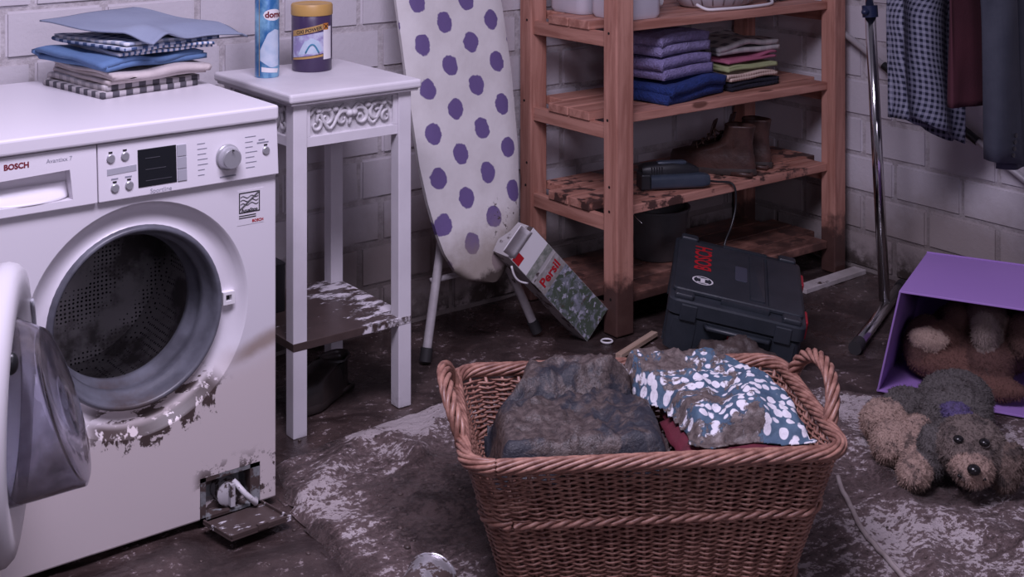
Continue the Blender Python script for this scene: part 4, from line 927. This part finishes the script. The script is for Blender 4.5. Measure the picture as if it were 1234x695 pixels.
# things around the tool case
o = lump('muddy_bundle', (2.604, 2.454, -.004), (.12, .065, .075), simple('mud_brown_cloth', (.085, .062, .056), (.045, .032, .03), sc=9, rough=.5, bump=.5, bsc=40, bd=.01), 'mud-brown cloth bundle between wicker basket and black tool case', 'cloth', .22, 22, 8, rz=-.6, flat=.35, crease=.2)
b = MB(); b.box((-.10, -.010, 0), (.10, .010, .012)); o = b.build('wooden_lath', 'lath', None, (2.585, 2.80, .001), (0, -.02, .30), bevel=.001); tag(o, 'short pale wooden lath on the mud behind the wicker basket', 'lath')
b = MB(); b.box((-.155, -.024, 0), (.155, .024, .016)); o = b.build('white_strip', simple('white_muddy_strip', (.58, .54, .54), (.42, .38, .37), sc=14, rough=.45, mud=dict(patch=.60, pscale=20)), None, (3.47, 2.845, -.004), (0, 0, .04), bevel=.002); tag(o, 'white painted strip on the floor beside the shelf post', 'strip')
b = MB(); b.lathe([(.016, 0), (.019, .003), (.016, .006), (.013, .003), (.016, 0)], 20); o = b.build('plastic_ring', 'print_white', None, tuple((at_z(738, 407, 0.0).xy - Vector((.030, .010)))) + (-.002,), smooth=True); tag(o, 'small white plastic ring on the mud at the shelf post', 'ring')

# ------------------------------------------------------------------ wicker laundry basket
ub = Vector((.616 - (-.08), 2.494 - 2.43)).normalized()
def camw(X, Dp): return Vector((X * RX + Dp * WX, X * RY + Dp * WY))
cc = camw((-.08 + .616 - .126 + .5745) / 4, (2.43 + 2.494 + 2.88 + 2.917) / 4)
ang = math.atan2(ub.x * RY + ub.y * WY, ub.x * RX + ub.y * WX)
BZ = .014; BH = .276
bk = empty('laundry_basket', (cc.x, cc.y, BZ), ang); tag(bk, 'brown wicker laundry basket with twisted side handles on the muddy rug', 'basket')
def bdim(z):
    t = z / BH; return .535 + (.690 - .535) * t, .335 + (.445 - .335) * t
def brim(z, n_=None):
    w, d = bdim(z); return w, d
def rr_point(w, d, r, s):
    """point and outward normal on a rounded rectangle at arc fraction s"""
    L1, L2 = w - 2 * r, d - 2 * r; q = math.pi * r / 2; tot = 2 * (L1 + L2) + 4 * q; x = (s % 1.0) * tot
    segs = [('l', L1, (-L1 / 2, -d / 2), (1, 0), (0, -1)), ('a', q, (L1 / 2, -L2 / 2), -90), ('l', L2, (w / 2, -L2 / 2), (0, 1), (1, 0)), ('a', q, (L1 / 2, L2 / 2), 0), ('l', L1, (L1 / 2, d / 2), (-1, 0), (0, 1)), ('a', q, (-L1 / 2, L2 / 2), 90), ('l', L2, (-w / 2, L2 / 2), (0, -1), (-1, 0)), ('a', q, (-L1 / 2, -L2 / 2), 180)]
    for sg in segs:
        if x <= sg[1] or sg is segs[-1]:
            if sg[0] == 'l': return Vector((sg[2][0] + sg[3][0] * x, sg[2][1] + sg[3][1] * x)), Vector(sg[4])
            a = math.radians(sg[3]) + x / r; return Vector((sg[2][0] + r * math.cos(a), sg[2][1] + r * math.sin(a))), Vector((math.cos(a), math.sin(a)))
        x -= sg[1]
NS = 62
def side(s, z, off=0.0):
    w, d = bdim(z); p_, nn = rr_point(w, d, .05, s); p_ = p_ + nn * off; return Vector((p_.x, p_.y, z))
b = MB()
for k in range(NS): b.tube([side((k + .5) / NS, z_) for z_ in (0.002, .07, .14, .21, BH)], .0042, 5)
b.build('stakes', 'wicker', bk, smooth=True)['kind'] = 'stuff'
b = MB(); z_ = .008; row = 0; MID = (.152, .166)
while z_ < BH - .016:
    if MID[0] < z_ < MID[1] or z_ < .022 and z_ > .016: z_ += .0048; continue
    K = NS * 4; pth = []
    for k in range(K):
        ph = (k / 4.0 + row) * math.pi; pth.append(side(k / K, z_ + .0010 * math.sin(k * 1.7 + row), 0.0056 * math.sin(ph)))
    b.tube(pth, .0026 * random.uniform(.88, 1.1), 5, loop=True); z_ += .0048; row += 1
wv = b.build('weave', 'wicker', bk, smooth=True); wv['kind'] = 'stuff'
def rope_band(name, z0, off, R, r, strands, turns, mat, K=420):
    b = MB()
    for st_ in range(strands):
        pth = []
        for k in range(K):
            s = k / K; a = 2 * math.pi * (turns * s + st_ / strands); p_ = side(s, min(z0, BH), off + R * math.cos(a)); p_.z = z0 + R * math.sin(a); pth.append(p_)
        b.tube(pth, r, 5, loop=True)
    o = b.build(name, mat, bk, smooth=True); o['kind'] = 'stuff'; return o
rope_band('waling_band', .1585, .004, .0050, .0042, 3, 24, 'wicker_rim' if False else 'wicker'); rope_band('base_band', .018, .003, .0055, .0045, 3, 22, 'wicker')
rope_band('rim', BH, .004, .0105, .0046, 8, 9, 'wicker_rim', 620)
b = MB(); b.prism(rrect(.53, .33, .05), lambda u, v, d: Vector((u, v, d)), .002, .012); b.build('base', 'wicker', bk)
for sg in (-1, 1):
    b = MB(); w, d = bdim(BH)
    for st_ in range(5):
        pth = []; K = 70
        for k in range(K):
            t = k / (K - 1); a = math.pi * t; y_ = -.120 * math.cos(a); h = .088 * math.sin(a) ** .8
            base_ = Vector((sg * (w / 2 + .004 + .030 * math.sin(a)), y_ + .01, BH - .012 + h)); tw = 2 * math.pi * (2.2 * t + st_ / 5)
            tang = Vector((0, .135 * math.sin(a), .088 * math.cos(a))).normalized(); n1 = Vector((sg, 0, 0)); n2 = tang.cross(n1).normalized()
            pth.append(base_ + (n1 * math.cos(tw) + n2 * math.sin(tw)) * .0100)
        b.tube(pth, .0053, 6)
    b.build('handle', 'wicker_rim', bk, smooth=True)

# laundry in the basket
def bask(x, y, z): return Vector((x, y, z))
def drape(name, outline, zf, mat, label, cat, drop=.05, step=.009, th=.004, parent=None, jit=.012, seed=0, under=None):
    xs = [p_[0] for p_ in outline]; ys = [p_[1] for p_ in outline]; b = MB(); ix = {}
    R = Matrix.Rotation(ang, 4, 'Z')
    def vtx(i, j):
        if (i, j) not in ix:
            x, y = min(xs) + i * step, min(ys) + j * step; d = min(seg_d((x, y), a, c_) for a, c_ in zip(outline, outline[1:] + outline[:1])); e = sst(0, .035, d)
            ix[(i, j)] = len(b.v); b.v.append(Vector((x + .004 * N3(x * 30, y * 30, seed), y + .004 * N3(x * 30, y * 30, seed + 5), max(zf(x, y) - drop * (1 - e) ** 2, under(x, y) + .005 if under else -9))))
        return ix[(i, j)]
    for j in range(int((max(ys) - min(ys)) / step) + 1):
        for i in range(int((max(xs) - min(xs)) / step) + 1):
            x, y = min(xs) + (i + .5) * step, min(ys) + (j + .5) * step
            if inside((x + jit * N3(x * 14, y * 14, seed), y + jit * N3(x * 14, y * 14, seed + 3)), outline): b.f.append((vtx(i, j), vtx(i + 1, j), vtx(i + 1, j + 1), vtx(i, j + 1))); b.mi.append(0)
    o = b.build(name, mat, None, (cc.x, cc.y, BZ), (0, 0, ang), smooth=True, fix=False); solid(o, th, -1); tag(o, label, cat); return o
n = NT('mud_soaked_dark_cloth'); v = n.obj(); a = n.noise(v, 9, 7, .65, .8); fine = n.noise(v, 70, 5, .7)
c = n.mix(n.step(a, .42, .52), (.020, .021, .030), n.mix(n.step(fine, .35, .7), (.045, .033, .031), (.125, .096, .088)))
n.bump(n.math('ADD', n.math('MULTIPLY', a, .5), n.math('MULTIPLY', fine, .5)), .6, .014); MAT['dark_cloth'] = n.out(c, n.mixf(n.step(a, .40, .54), .55, .36))
def fold(x, y, ax, ay, k, sharp=2.0, seed=0):
    t = math.sin((x * ax + y * ay) * k + 2.2 * N3(x * 5, y * 5, seed)); return math.copysign(abs(t) ** (1 / sharp), t) if False else 1 - abs(t) ** .7
def wrinkle(x, y, k, seed):
    a = 1 - abs(N3(x * k + 1.3 * N3(x * 6, y * 6, seed), y * k * .6, seed)); b_ = 1 - abs(N3(x * k * 2.1, y * k * 2.3, seed + 4)); return a ** 3 * .7 + b_ ** 3 * .3
def zdark(x, y):
    z_ = BH - .004 + .020 * fbm(x * 8, y * 8, 2.2) + .016 * wrinkle(x, y, 17, 1.5) + .007 * wrinkle(x, y, 42, 8.5) + .034 * sst(-.02, .18, y) - .03 * sst(-.25, -.33, x) + .010 * sst(-.2, 0, x) - .045 * sst(-.05, .02, x) * sst(-.02, .07, y)
    z_ += .018 * math.exp(-((y - .085 - .15 * (x + .2)) / .022) ** 2) - .020 * math.exp(-((y - .050 - .15 * (x + .2)) / .014) ** 2); return z_
JACKET = [(-.298, -.185), (.035, -.188), (.045, -.10), (.045, .05), (.02, .140), (-.005, .190), (-.20, .192), (-.225, .16), (-.240, .09), (-.295, .05)]
drape('jacket', JACKET, zdark, 'dark_cloth', 'dark mud-soaked jacket heaped in the basket beside the spotted blouse', 'jacket', drop=.07, seed=2, step=.006)
MAT['red_cloth'] = cloth('dark_red_cloth', (.13, .012, .028), (.09, .01, .02), rough=.7)
def zred(x, y): return BH - .020 + .008 * fbm(x * 11, y * 11, 7) + .012 * sst(-.13, -.165, y) + .008 * sst(.11, .06, x)
drape('red_cloth', [(.050, -.192), (.295, -.188), (.310, -.10), (.310, .12), (.27, .185), (.06, .185), (.052, .0)], zred, 'red_cloth', 'dark red cloth peeking out from under the spotted blouse', 'cloth', drop=.02, seed=6)
n = NT('spotted_blouse'); v = n.obj(); sq = n.scale(v, (1, 1, .6))
dd = n.voro(sq, 50, 'F1', rnd=.6)
spot = n.step(dd, .43, .50, 1, 0)
c = n.mix(n.step(n.noise(v, 25, 4, .6), .35, .7), (.045, .085, .14), (.075, .13, .19)); c = n.mix(spot, c, n.mix(n.noise(v, 60, 3), (.62, .60, .66), (.78, .76, .80)))
mk = n.noise(n.scale(v, (1, 1, .5)), 8.5, 7, .68, .8); fine = n.noise(v, 75, 5, .7)
x_, y_, z_ = n.xyz(v)
mm = n.math('ADD', mk, n.math('MULTIPLY', n.math('SUBTRACT', fine, .5), .22)); mm = n.math('ADD', mm, n.step(x_, .19, .25, 0, -.22)); mm = n.math('ADD', mm, n.math('MULTIPLY', n.step(x_, .03, .10, 0, 1), n.step(x_, .20, .25, .03, 0)))
mf = n.step(mm, .49, .535)
c = n.mix(mf, c, n.mix(n.step(fine, .35, .7), (.070, .052, .048), (.17, .135, .125)))
n.bump(n.math('ADD', n.math('MULTIPLY', mf, .4), n.math('MULTIPLY', fine, .5)), .5, .010); MAT['blouse'] = n.out(c, n.mixf(mf, .75, .45))
def zbl(x, y):
    z_ = BH + .026 + .020 * fbm(x * 7 + 3, y * 7, 5.1) + .016 * wrinkle(x, y, 15, 6.5) + .006 * wrinkle(x, y, 40, 3.5) + .012 * math.exp(-((x - .24) / .05) ** 2 - ((y + .05) / .08) ** 2) + .020 * sst(.0, .2, y) - .035 * sst(-.08, -.19, y)
    z_ -= .016 * math.exp(-((x - .165 - .3 * y) / .02) ** 2) * sst(.1, -.1, y); return z_
def zunder(x, y):
    if not inside((x, y), JACKET): return zred(x, y)
    d = min(seg_d((x, y), a, c_) for a, c_ in zip(JACKET, JACKET[1:] + JACKET[:1])); return max(zred(x, y), zdark(x, y) - .07 * (1 - sst(0, .035, d)) ** 2)
drape('blouse', [(.072, -.178), (.135, -.168), (.16, -.148), (.225, -.158), (.265, -.180), (.312, -.170), (.318, -.06), (.300, .05), (.25, .135), (.20, .19), (.02, .195), (-.012, .150), (.005, .08), (.05, .02), (.075, -.08)], zbl, 'blouse', 'muddy teal blouse with white spots on top of the basket laundry', 'blouse', drop=.06, seed=11, th=.003, step=.006, under=zunder)

# ------------------------------------------------------------------ garment rack, leaning rod and clothes at the right wall
gr = empty('clothes_rack', (3.379, 2.567, -.0155)); tag(gr, 'chrome clothes rack with blue collar beside the right wall', 'clothes rack')
b = MB(); b.tube([(0, 0, .045), (-.004, .050, .915)], .0165, 18); b.build('upright', 'chrome', gr, smooth=True)
b = MB(); b.tube([(-.004, .050, .90), (-.007, .085, 1.53)], .0125, 14); b.build('inner_tube', 'chrome', gr, smooth=True)
MAT['navy_plastic'] = simple('navy_plastic', (.018, .026, .07), rough=.4)
b = MB(); b.tube([(-.004, .049, .893), (-.004, .052, .928)], .0235, 18); b.ell((-.026, .049, .910), (.016, .012, .011)); b.build('collar', 'navy_plastic', gr, smooth=40)
b = MB(); b.tube([(.20, .085, .032), (-.345, -.165, .030)], .0165, 14); b.build('foot_bar', 'chrome_dirty', gr, smooth=True)
for a_, c_ in (((-.352, -.168, .0298), (-.305, -.147, .0302)), ((.20, .085, .032), (.165, .069, .032))): b = MB(); b.tube([a_, c_], .0185, 14); b.build('end_cap', 'rubber', gr, smooth=40)
b = MB(); b.tube([(-.007, .085, 1.52), (-.05, -.95, 1.52)], .0125, 14); b.build('hanging_rail', 'chrome', gr, smooth=True)
b = MB(); b.tube([(-.05, -.95, 1.52), (-.05, -.95, .045)], .0165, 16); b.build('upright', 'chrome', gr, smooth=True)
b = MB(); b.tube([(.20, -.88, .032), (-.345, -1.08, .032)], .0165, 14); b.build('foot_bar', 'chrome_dirty', gr, smooth=True)
ro = empty('leaning_rod', (3.612, 2.2, 0)); tag(ro, 'pale metal rod leaning slanted along the right wall behind the clothes', 'rod')
P0, P1 = Vector((3.612, 1.475, .006)), Vector((3.612, 2.99, .821)); off_ = Vector((3.612, 2.2, 0))
b = MB(); b.tube([P0 - off_, P1 - off_], .0105, 14); b.build('tube', simple('pale_tube', (.60, .58, .60), rough=.3, metal=.3), ro, smooth=True)
for t0, t1 in [((a - 1.475) / 1.515, (c_ - 1.475) / 1.515) for a, c_ in ((2.748, 2.697), (2.459, 2.403))]: b = MB(); b.tube([P0.lerp(P1, t0) - off_, P0.lerp(P1, t1) - off_], .0135, 14); b.build('black_sleeve', 'black', ro, smooth=40)

def hanger(e, half, mat='white_metal', top=1.52):
    z0 = 1.335; b = MB(); b.tube([(-half, 0, z0 - .06), (0, 0, z0 + .02), (half, 0, z0 - .06)], .006, 8)
    b.tube([(0, 0, z0 + .02), (0, 0, z0 + .12)] + [(.022 - .022 * math.cos(a), 0, top - .012 + .026 * math.sin(a) + .002) for a in [math.pi * k / 10 for k in range(8)]], .0025, 6); b.build('hanger', mat, e, smooth=True)
def garment(name, loc, rz, half, zb, mat, label, cat, depth=.05, hem=lambda u: 0.0, fold_amp=.012, folds=7, seed=0, sleeve=None, smat=None, ztop=1.33, flare=0.0):
    """body lofted downward from the shoulders as a flattened, pleated tube"""
    e = empty(name, loc, rz); tag(e, label, cat); m_ = 96; rings = []; NZ = 34
    for k in range(NZ):
        t = k / (NZ - 1); ring = []
        for j in range(m_):
            a = 2 * math.pi * j / m_; cu_, su_ = math.cos(a), math.sin(a)
            zt_ = ztop - .075 * abs(cu_) ** 1.5; zb_ = zb + hem(cu_)
            z_ = zt_ + (zb_ - zt_) * t
            w = half * (.93 + flare * t + .05 * math.sin(t * 3 + seed)); dpt_ = depth * (.35 + .65 * sst(0, .35, t)) * (.8 + .2 * math.sin(seed + t * 5))
            fa = fold_amp * sst(.1, .6, t)
            f_ = fa * math.sin(folds * a + 1.5 * math.sin(2 * t + seed) + seed) + fa * .7 * N3(cu_ * 3 + seed, t * 3, su_ * 2)
            x = w * math.copysign(abs(cu_) ** .8, cu_) + f_ * .5; y = dpt_ * su_ + f_
            ring.append(Vector((x, y, z_)))
        rings.append(ring)
    b = MB(); b.loft(rings, False); bo = b.build('body', mat, e, smooth=True); solid(bo, .003, 0)
    wv_ = []
    for ring in rings:
        acc = 0.0
        for j in range(m_):
            if j: acc += (ring[j].xy - ring[j - 1].xy).length
            wv_ += [acc, ring[j].z + .25 * ring[j].x, 0.0]
    bo.data.attributes.new('weave', 'FLOAT_VECTOR', 'POINT').data.foreach_set('vector', wv_)
    if sleeve:
        for sg, zs, dx, dy in sleeve:
            path = [(sg * half * .80, 0, ztop - .07), (sg * (half + .015 + dx * .3), dy * .3, ztop - .22), (sg * (half + .02 + dx * .7), dy * .7, (ztop + zs) / 2 - .03), (sg * (half + .02 + dx), dy, zs)]
            P = spline(path, 6); rings = []
            for i, p_ in enumerate(P):
                t = i / (len(P) - 1); ring = []
                for j in range(28):
                    a = 2 * math.pi * j / 28; f_ = .006 * math.sin(3 * a + t * 9 + seed) * sst(0, .4, t)
                    ring.append(Vector((p_.x + (.078 - .016 * t) * math.cos(a) * (1 if True else 1) + f_, p_.y + (.030 + .008 * t) * math.sin(a) + f_, p_.z + .012 * math.cos(a) * t * sg)))
                rings.append(ring)
            b = MB(); b.loft(rings, False); s_ = b.build('sleeve', smat or mat, e, smooth=True); solid(s_, .003, 0)
    hanger(e, half * .9); return e
MAT['gingham'] = checks('navy_white_gingham', (.24, .245, .31), (.048, .054, .105), (.008, .010, .026), .0165, ax=('w',), soft=.3)
MAT['maroon'] = cloth('maroon_knit', (.075, .016, .026), (.055, .012, .02), sc=5); MAT['greywool'] = cloth('dark_grey_wool', (.030, .034, .050), (.042, .046, .064), sc=12, bump=.3, bsc=90)
garment('checked_shirt', (3.335, 2.39, 0), .0, .160, .525, 'gingham', 'navy and white checked shirt hanging on the clothes rack', 'shirt', depth=.055, hem=lambda c_: .105 * sst(.9, -.9, c_) + .012 * (1 - c_ * c_) , fold_amp=.022, folds=6, seed=1.0, flare=.08)
garment('maroon_sweater', (3.42, 2.265, 0), .0, .165, .668, 'maroon', 'maroon sweater hanging between checked shirt and grey jacket', 'sweater', depth=.03, fold_amp=.005, folds=5, seed=2.6)
gj = garment('grey_jacket', (3.422, 2.13, 0), .0, .13, .52, 'greywool', 'dark grey wool jacket with cuff buttons hanging next to the maroon sweater', 'jacket', depth=.04, fold_amp=.008, folds=5, seed=4.2, sleeve=[(-1, .548, .0, -.03), (1, .548, -.06, .02)])
for k in range(4):
    b = MB(); b.lathe([(.0065, 0), (.0065, .003), (.0001, .0035)], 12, Matrix.Translation((-.165 + .004 * k, -.069, .575 + .017 * k)) @ Matrix.Rotation(math.pi / 2, 4, 'X')); b.build('cuff_button', 'black', gj)

# ------------------------------------------------------------------ soft toys and the toppled purple box
def blob(name, prims, base_mats, label, cat, voxel=.006, fur=.002, ffreq=220, loc=(0, 0, 0), mat=None, parent=None, blade=.009):
    """one continuous plush body: ellipsoids fused by voxel remesh; fur colour per vertex"""
    b = MB()
    for c_, r, rot, col in prims: b.ell(c_, r, Euler(rot).to_matrix(), 20, 14)
    o = b.build(name, mat, parent, loc, smooth=True)
    m = o.modifiers.new('r', 'REMESH'); m.mode = 'VOXEL'; m.voxel_size = voxel; m.use_smooth_shade = True
    s = o.modifiers.new('s', 'SMOOTH'); s.iterations = 3; s.factor = .5
    bpy.context.view_layer.update(); bake(o); me = o.data
    if not me.materials: me.materials.append(mat)
    ca = me.color_attributes.new('fur', 'FLOAT_COLOR', 'POINT'); R = [Euler(p_[2]).to_matrix().inverted() for p_ in prims]; nrm = [v.normal.copy() for v in me.vertices]
    for i, v in enumerate(me.vertices):
        best, bc = 9e9, None
        for (c_, r, rot, col), Ri in zip(prims, R):
            q = Ri @ (v.co - Vector(c_)); d = math.sqrt((q.x / r[0]) ** 2 + (q.y / r[1]) ** 2 + (q.z / r[2]) ** 2)
            d = (d - 1) * min(r)
            if d < best: best, bc = d, col
        ca.data[i].color = (*bc, 1); v.co += nrm[i] * (fur * (noise.noise(v.co * ffreq) + .6 * noise.noise(v.co * ffreq * 2.3)))
    for p_ in me.polygons: p_.use_smooth = True
    rnd = random.Random(4); b = MB(); cl = []
    for i, v in enumerate(me.vertices):
        for q in range(2):
            nn = nrm[i]; tn = nn.orthogonal().normalized(); tn = (Matrix.Rotation(rnd.uniform(0, 6.28), 3, nn) @ tn)
            base_ = v.co + tn * rnd.uniform(0, voxel * .7) - nn * .001; L = blade * rnd.uniform(.5, 1.2)
            tip = base_ + nn * L * .75 + tn * L * rnd.uniform(.2, .9) + Vector((0, 0, -.3 * L)); sd = nn.cross(tn) * blade * .10
            k = len(b.v); b.v += [base_ - sd, base_ + sd, tip]; b.f.append((k, k + 1, k + 2)); b.mi.append(0)
            c4 = ca.data[i].color; dk = rnd.uniform(.65, 1.25); cl += [c4[0] * dk, c4[1] * dk, c4[2] * dk, 1] * 3
    fo = b.build('fur', mat, o, smooth=False, fix=False); fo['kind'] = 'stuff'
    fo.data.color_attributes.new('fur', 'FLOAT_COLOR', 'POINT').data.foreach_set('color', cl)
    tag(o, label, cat) if label else None
    return o
def furmat(name, patch, dark=1.0):
    n = NT(name); c = n.attr('fur').outputs['Color']; v = n.pos(); fi = n.noise(v, 300, 4, .7)
    c = n.mix(n.step(n.noise(v, 19, 6, .68), patch, patch + .12, 0, .75), c, (.05, .038, .036))
    n.bump(fi, .9, .006); return n.out(c, .85)
TAN, GRY, BRN, PUR, DRK = (.46, .32, .26), (.13, .115, .11), (.20, .14, .115), (.12, .09, .22), (.05, .04, .04)
HEADC = Vector((2.600, 1.805, .088))
pr = [((2.800, 1.985, .075), (.125, .085, .065), (0, .0, 0.35), GRY), ((2.720, 1.925, .085), (.085, .080, .062), (0, 0, .3), GRY), ((2.655, 1.860, .085), (.065, .062, .055), (0, 0, 0), GRY),
      (tuple(HEADC), (.076, .074, .062), (0, 0, 0), (.20, .155, .135)), ((2.556, 1.775, .070), (.046, .052, .038), (0, 0, -.6), TAN), ((2.536, 1.762, .066), (.030, .034, .026), (0, 0, -.6), TAN),
      ((2.625, 1.730, .062), (.032, .030, .056), (.2, .2, 0), BRN), ((2.555, 1.868, .070), (.034, .034, .055), (-.2, .2, 0), GRY),
      ((2.635, 2.055, .050), (.062, .058, .048), (0, 0, .4), TAN), ((2.700, 2.050, .065), (.060, .050, .048), (0, 0, .3), GRY),
      ((2.560, 1.975, .048), (.060, .052, .045), (0, 0, .4), TAN), ((2.620, 1.955, .055), (.065, .045, .042), (0, 0, .4), TAN),
      ((2.505, 1.880, .036), (.062, .036, .032), (0, 0, .5), TAN), ((2.565, 1.915, .045), (.060, .038, .036), (0, 0, .5), TAN),
      ((2.640, 1.868, .132), (.030, .036, .020), (0, .2, 0), PUR)]
OFFZ = .012
DS = Vector((-.025, -.075, 0)); pr = [((c_[0] + DS.x, c_[1] + DS.y, c_[2] + OFFZ), r, rot, col) for c_, r, rot, col in pr]
dog = blob('plush_dog', pr, None, 'muddy plush dog with dark nose lying on the rug before the purple box', 'soft toy', .0050, .0055, 120, mat=furmat('dog_fur', .52))
def on_head(nm, c_, r, mat, rot=(0, 0, 0)): b = MB(); b.ell((0, 0, 0), r, Euler(rot).to_matrix(), 16, 10); o = b.build(nm, mat, dog, c_, smooth=True); return o
MAT['nose'] = simple('black_nose', (.010, .009, .010), rough=.25)
tocam = Vector((-HEADC.x, -HEADC.y, 0)).normalized(); sidev = Vector((-tocam.y, tocam.x, 0))
hc = HEADC + Vector((0, 0, OFFZ)) + DS
on_head('nose', hc + tocam * .112 + sidev * .004 + Vector((0, 0, .000)), (.014, .014, .011), 'nose')
for sg in (-1, 1):
    p_ = hc + tocam * .056 + sidev * sg * .026 + Vector((0, 0, .036))
    on_head('eye', p_, (.0115, .0115, .0085), 'nose'); on_head('eye_white', p_ - tocam * .004 - Vector((0, 0, .004)), (.0115, .0115, .007), 'print_white')
b = MB(); b.tube(spline([hc + tocam * .098 + sidev * q * .028 + Vector((0, 0, -.030 + .008 * abs(q))) for q in (-1, -.5, 0, .5, 1)], 3), .003, 6); b.build('mouth', 'nose', dog, smooth=True)

# purple box lying on its side, open toward the room
MAT['purple'] = simple('purple_board', (.34, .195, .52), (.35, .20, .53), sc=5, rough=.5)
e1 = Vector((.125, -.265, 0)).normalized(); e2 = Vector((-e1.y, e1.x, 0)); F0 = Vector((2.867, 2.203, 0)); WB_ = .43; DB = .375
F1 = Vector((2.857, 2.126, .278))
pbx = empty('storage_box', F0); tag(pbx, 'purple storage box toppled on its side with plush toy inside', 'box')
f00 = Vector((0, 0, -.002)); f10 = f00 + e1 * (WB_ + .05); f01 = F1 - F0; f11 = f01 + e1 * WB_
# inside bottom recedes from the opening
back = e2 * DB
def panel(name, a, b_, c_, d_, th=.005):
    m = MB(); nn = (b_ - a).cross(d_ - a).normalized() * th; m.loft([[a, b_, c_, d_], [a + nn, b_ + nn, c_ + nn, d_ + nn]]); return m.build(name, 'purple', pbx, bevel=.001)
Zb = Vector((0, 0, .0))
panel('side_panel', f00, f00 + back, f01 + back + Vector((0, 0, -.003)), f01); panel('side_panel', f10, f11, f11 + back, f10 + back)
panel('top_panel', f01, f01 + back + Vector((0, 0, -.003)), f11 + back + Vector((0, 0, -.003)), f11); panel('bottom_panel', f00, f10, f10 + back, f00 + back)
panel('back_panel', f00 + back, f10 + back, f11 + back, f01 + back)
def bx3(u, dp, z_): return F0 + e1 * u + e2 * dp + Vector((0, 0, z_))
RB, RB2, PALE, GB = (.115, .055, .045), (.16, .075, .058), (.50, .36, .29), (.30, .235, .205)
yaw = math.atan2(e2.y, e2.x)
pr = [(tuple(bx3(.23, .22, .105)), (.12, .14, .095), (0, 0, yaw), RB), (tuple(bx3(.095, .15, .085)), (.085, .055, .075), (0, 0, yaw), RB), (tuple(bx3(.165, .10, .062)), (.045, .11, .045), (0, .25, yaw), RB2),
      (tuple(bx3(.115, .075, .128)), (.018, .052, .030), (0, 0, yaw), PALE), (tuple(bx3(.13, .11, .125)), (.05, .055, .040), (0, 0, yaw), RB2),
      (tuple(bx3(.255, .085, .170)), (.040, .036, .060), (0, 0, yaw), GB), (tuple(bx3(.255, .12, .20)), (.06, .045, .05), (0, 0, yaw), (.17, .115, .095)),
      (tuple(bx3(.265, .10, .085)), (.06, .06, .055), (0, 0, yaw), RB), (tuple(bx3(.345, .12, .16)), (.06, .045, .06), (0, 0, yaw), (.14, .075, .06)), (tuple(bx3(.26, .055, .040)), (.04, .10, .030), (0, 0, yaw), RB2), (tuple(bx3(.19, .15, .175)), (.05, .05, .045), (0, 0, yaw), RB)]
blob('plush_bear', pr, None, 'brown plush toy with pale paw lying inside the purple box', 'soft toy', .0075, .003, 170, mat=furmat('bear_fur', .66))

# ------------------------------------------------------------------ small things on the floor
b = MB(); pts = [tuple(at_z(*q, .012).xy) for q in ((1010, 575), (1018, 598), (1040, 640), (1062, 668), (1092, 700), (1110, 730))]
P = spline([(x, y, rug_h(x, y) + .003) for x, y in pts], 8); P = [Vector((q.x, q.y, rug_h(q.x, q.y) + .0045)) for q in P]
b.tube(P, .0055, 8); o = b.build('cord', simple('muddy_white_cord', (.42, .36, .35), (.30, .25, .24), sc=30, rough=.5), None, smooth=True); tag(o, 'muddy white cord lying on the rug beside the basket', 'cord')
ti = empty('tin', (1.432, 2.105, .040)); far = at_z(521, 701, .055); near = at_z(480, 775, .05)
axv = (Vector((near.x, near.y, 0)) - Vector((far.x, far.y, 0))).normalized()
ti.location = (far.x, far.y, .012); ti.rotation_euler = (0, 0, math.atan2(axv.y, axv.x)); tag(ti, 'muddy silver tin lying on its side on the rug before the washer', 'tin')
n = NT('muddy_tin'); v = n.pos(); f = n.step(n.noise(n.scale(v, (22, 22, 30)), 1, 6, .68), .47, .53); MAT['tin'] = n.out(n.mix(f, (.66, .64, .67), n.mudcol()), n.mixf(f, .28, .45), n.mixf(f, .75, 0.0))
XM = Matrix(((0, 0, 1, 0), (1, 0, 0, 0), (0, 1, 0, .048), (0, 0, 0, 1)))
b = MB(); b.lathe([(.044, 0), (.046, .006), (.046, .115), (.044, .118)], 36, XM); solid(b.build('can_wall', 'tin', ti, smooth=True), .0015)
for xx in (0, .118): b = MB(); b.lathe([(.046 + .003 * math.cos(a), xx + .003 * math.sin(a)) for a in [2 * math.pi * k / 8 for k in range(9)]], 36, XM); b.build('rim', 'chrome_dirty' if False else 'tin', ti, smooth=True)
b = MB(); b.lathe([(.045, .117), (.03, .115), (.001, .115)], 30, XM); b.build('can_base', 'tin', ti)
# clods of mud
random.seed(5); b = MB()
for k in range(420):
    x, y = random.uniform(1.1, 3.4), random.uniform(1.6, 3.25)
    if x < 1.40 and y > 2.55: continue
    if (Vector((x, y)) - Vector((cc.x, cc.y))).length < .42: continue
    if any(math.hypot(x - a, y - c_) < q for a, c_, q in ((2.789, 2.643, .33), (2.62, 1.86, .30), (3.12, 2.05, .36), (2.585, 2.432, .15), (3.47, 2.845, .18), (1.70, 3.02, .15), (2.45, 2.95, .14), (2.585, 2.80, .11))): continue
    r = random.uniform(.0015, .0045) * (1.6 if random.random() < .08 else 1); onr = inside((x, y), RUG)
    h = rug_h(x, y) if onr else floor_h(x, y)
    b.ell((x, y, h + r * .2), (r * random.uniform(.8, 1.6), r * random.uniform(.8, 1.4), r * .6), None, 7, 5)
o = b.build('mud_clods', simple('mud_clod', MUD, MUDL, sc=30, rough=.4), None, smooth=True); o['kind'] = 'stuff'; tag(o, 'small brown clods of mud scattered over floor and rug', 'mud')
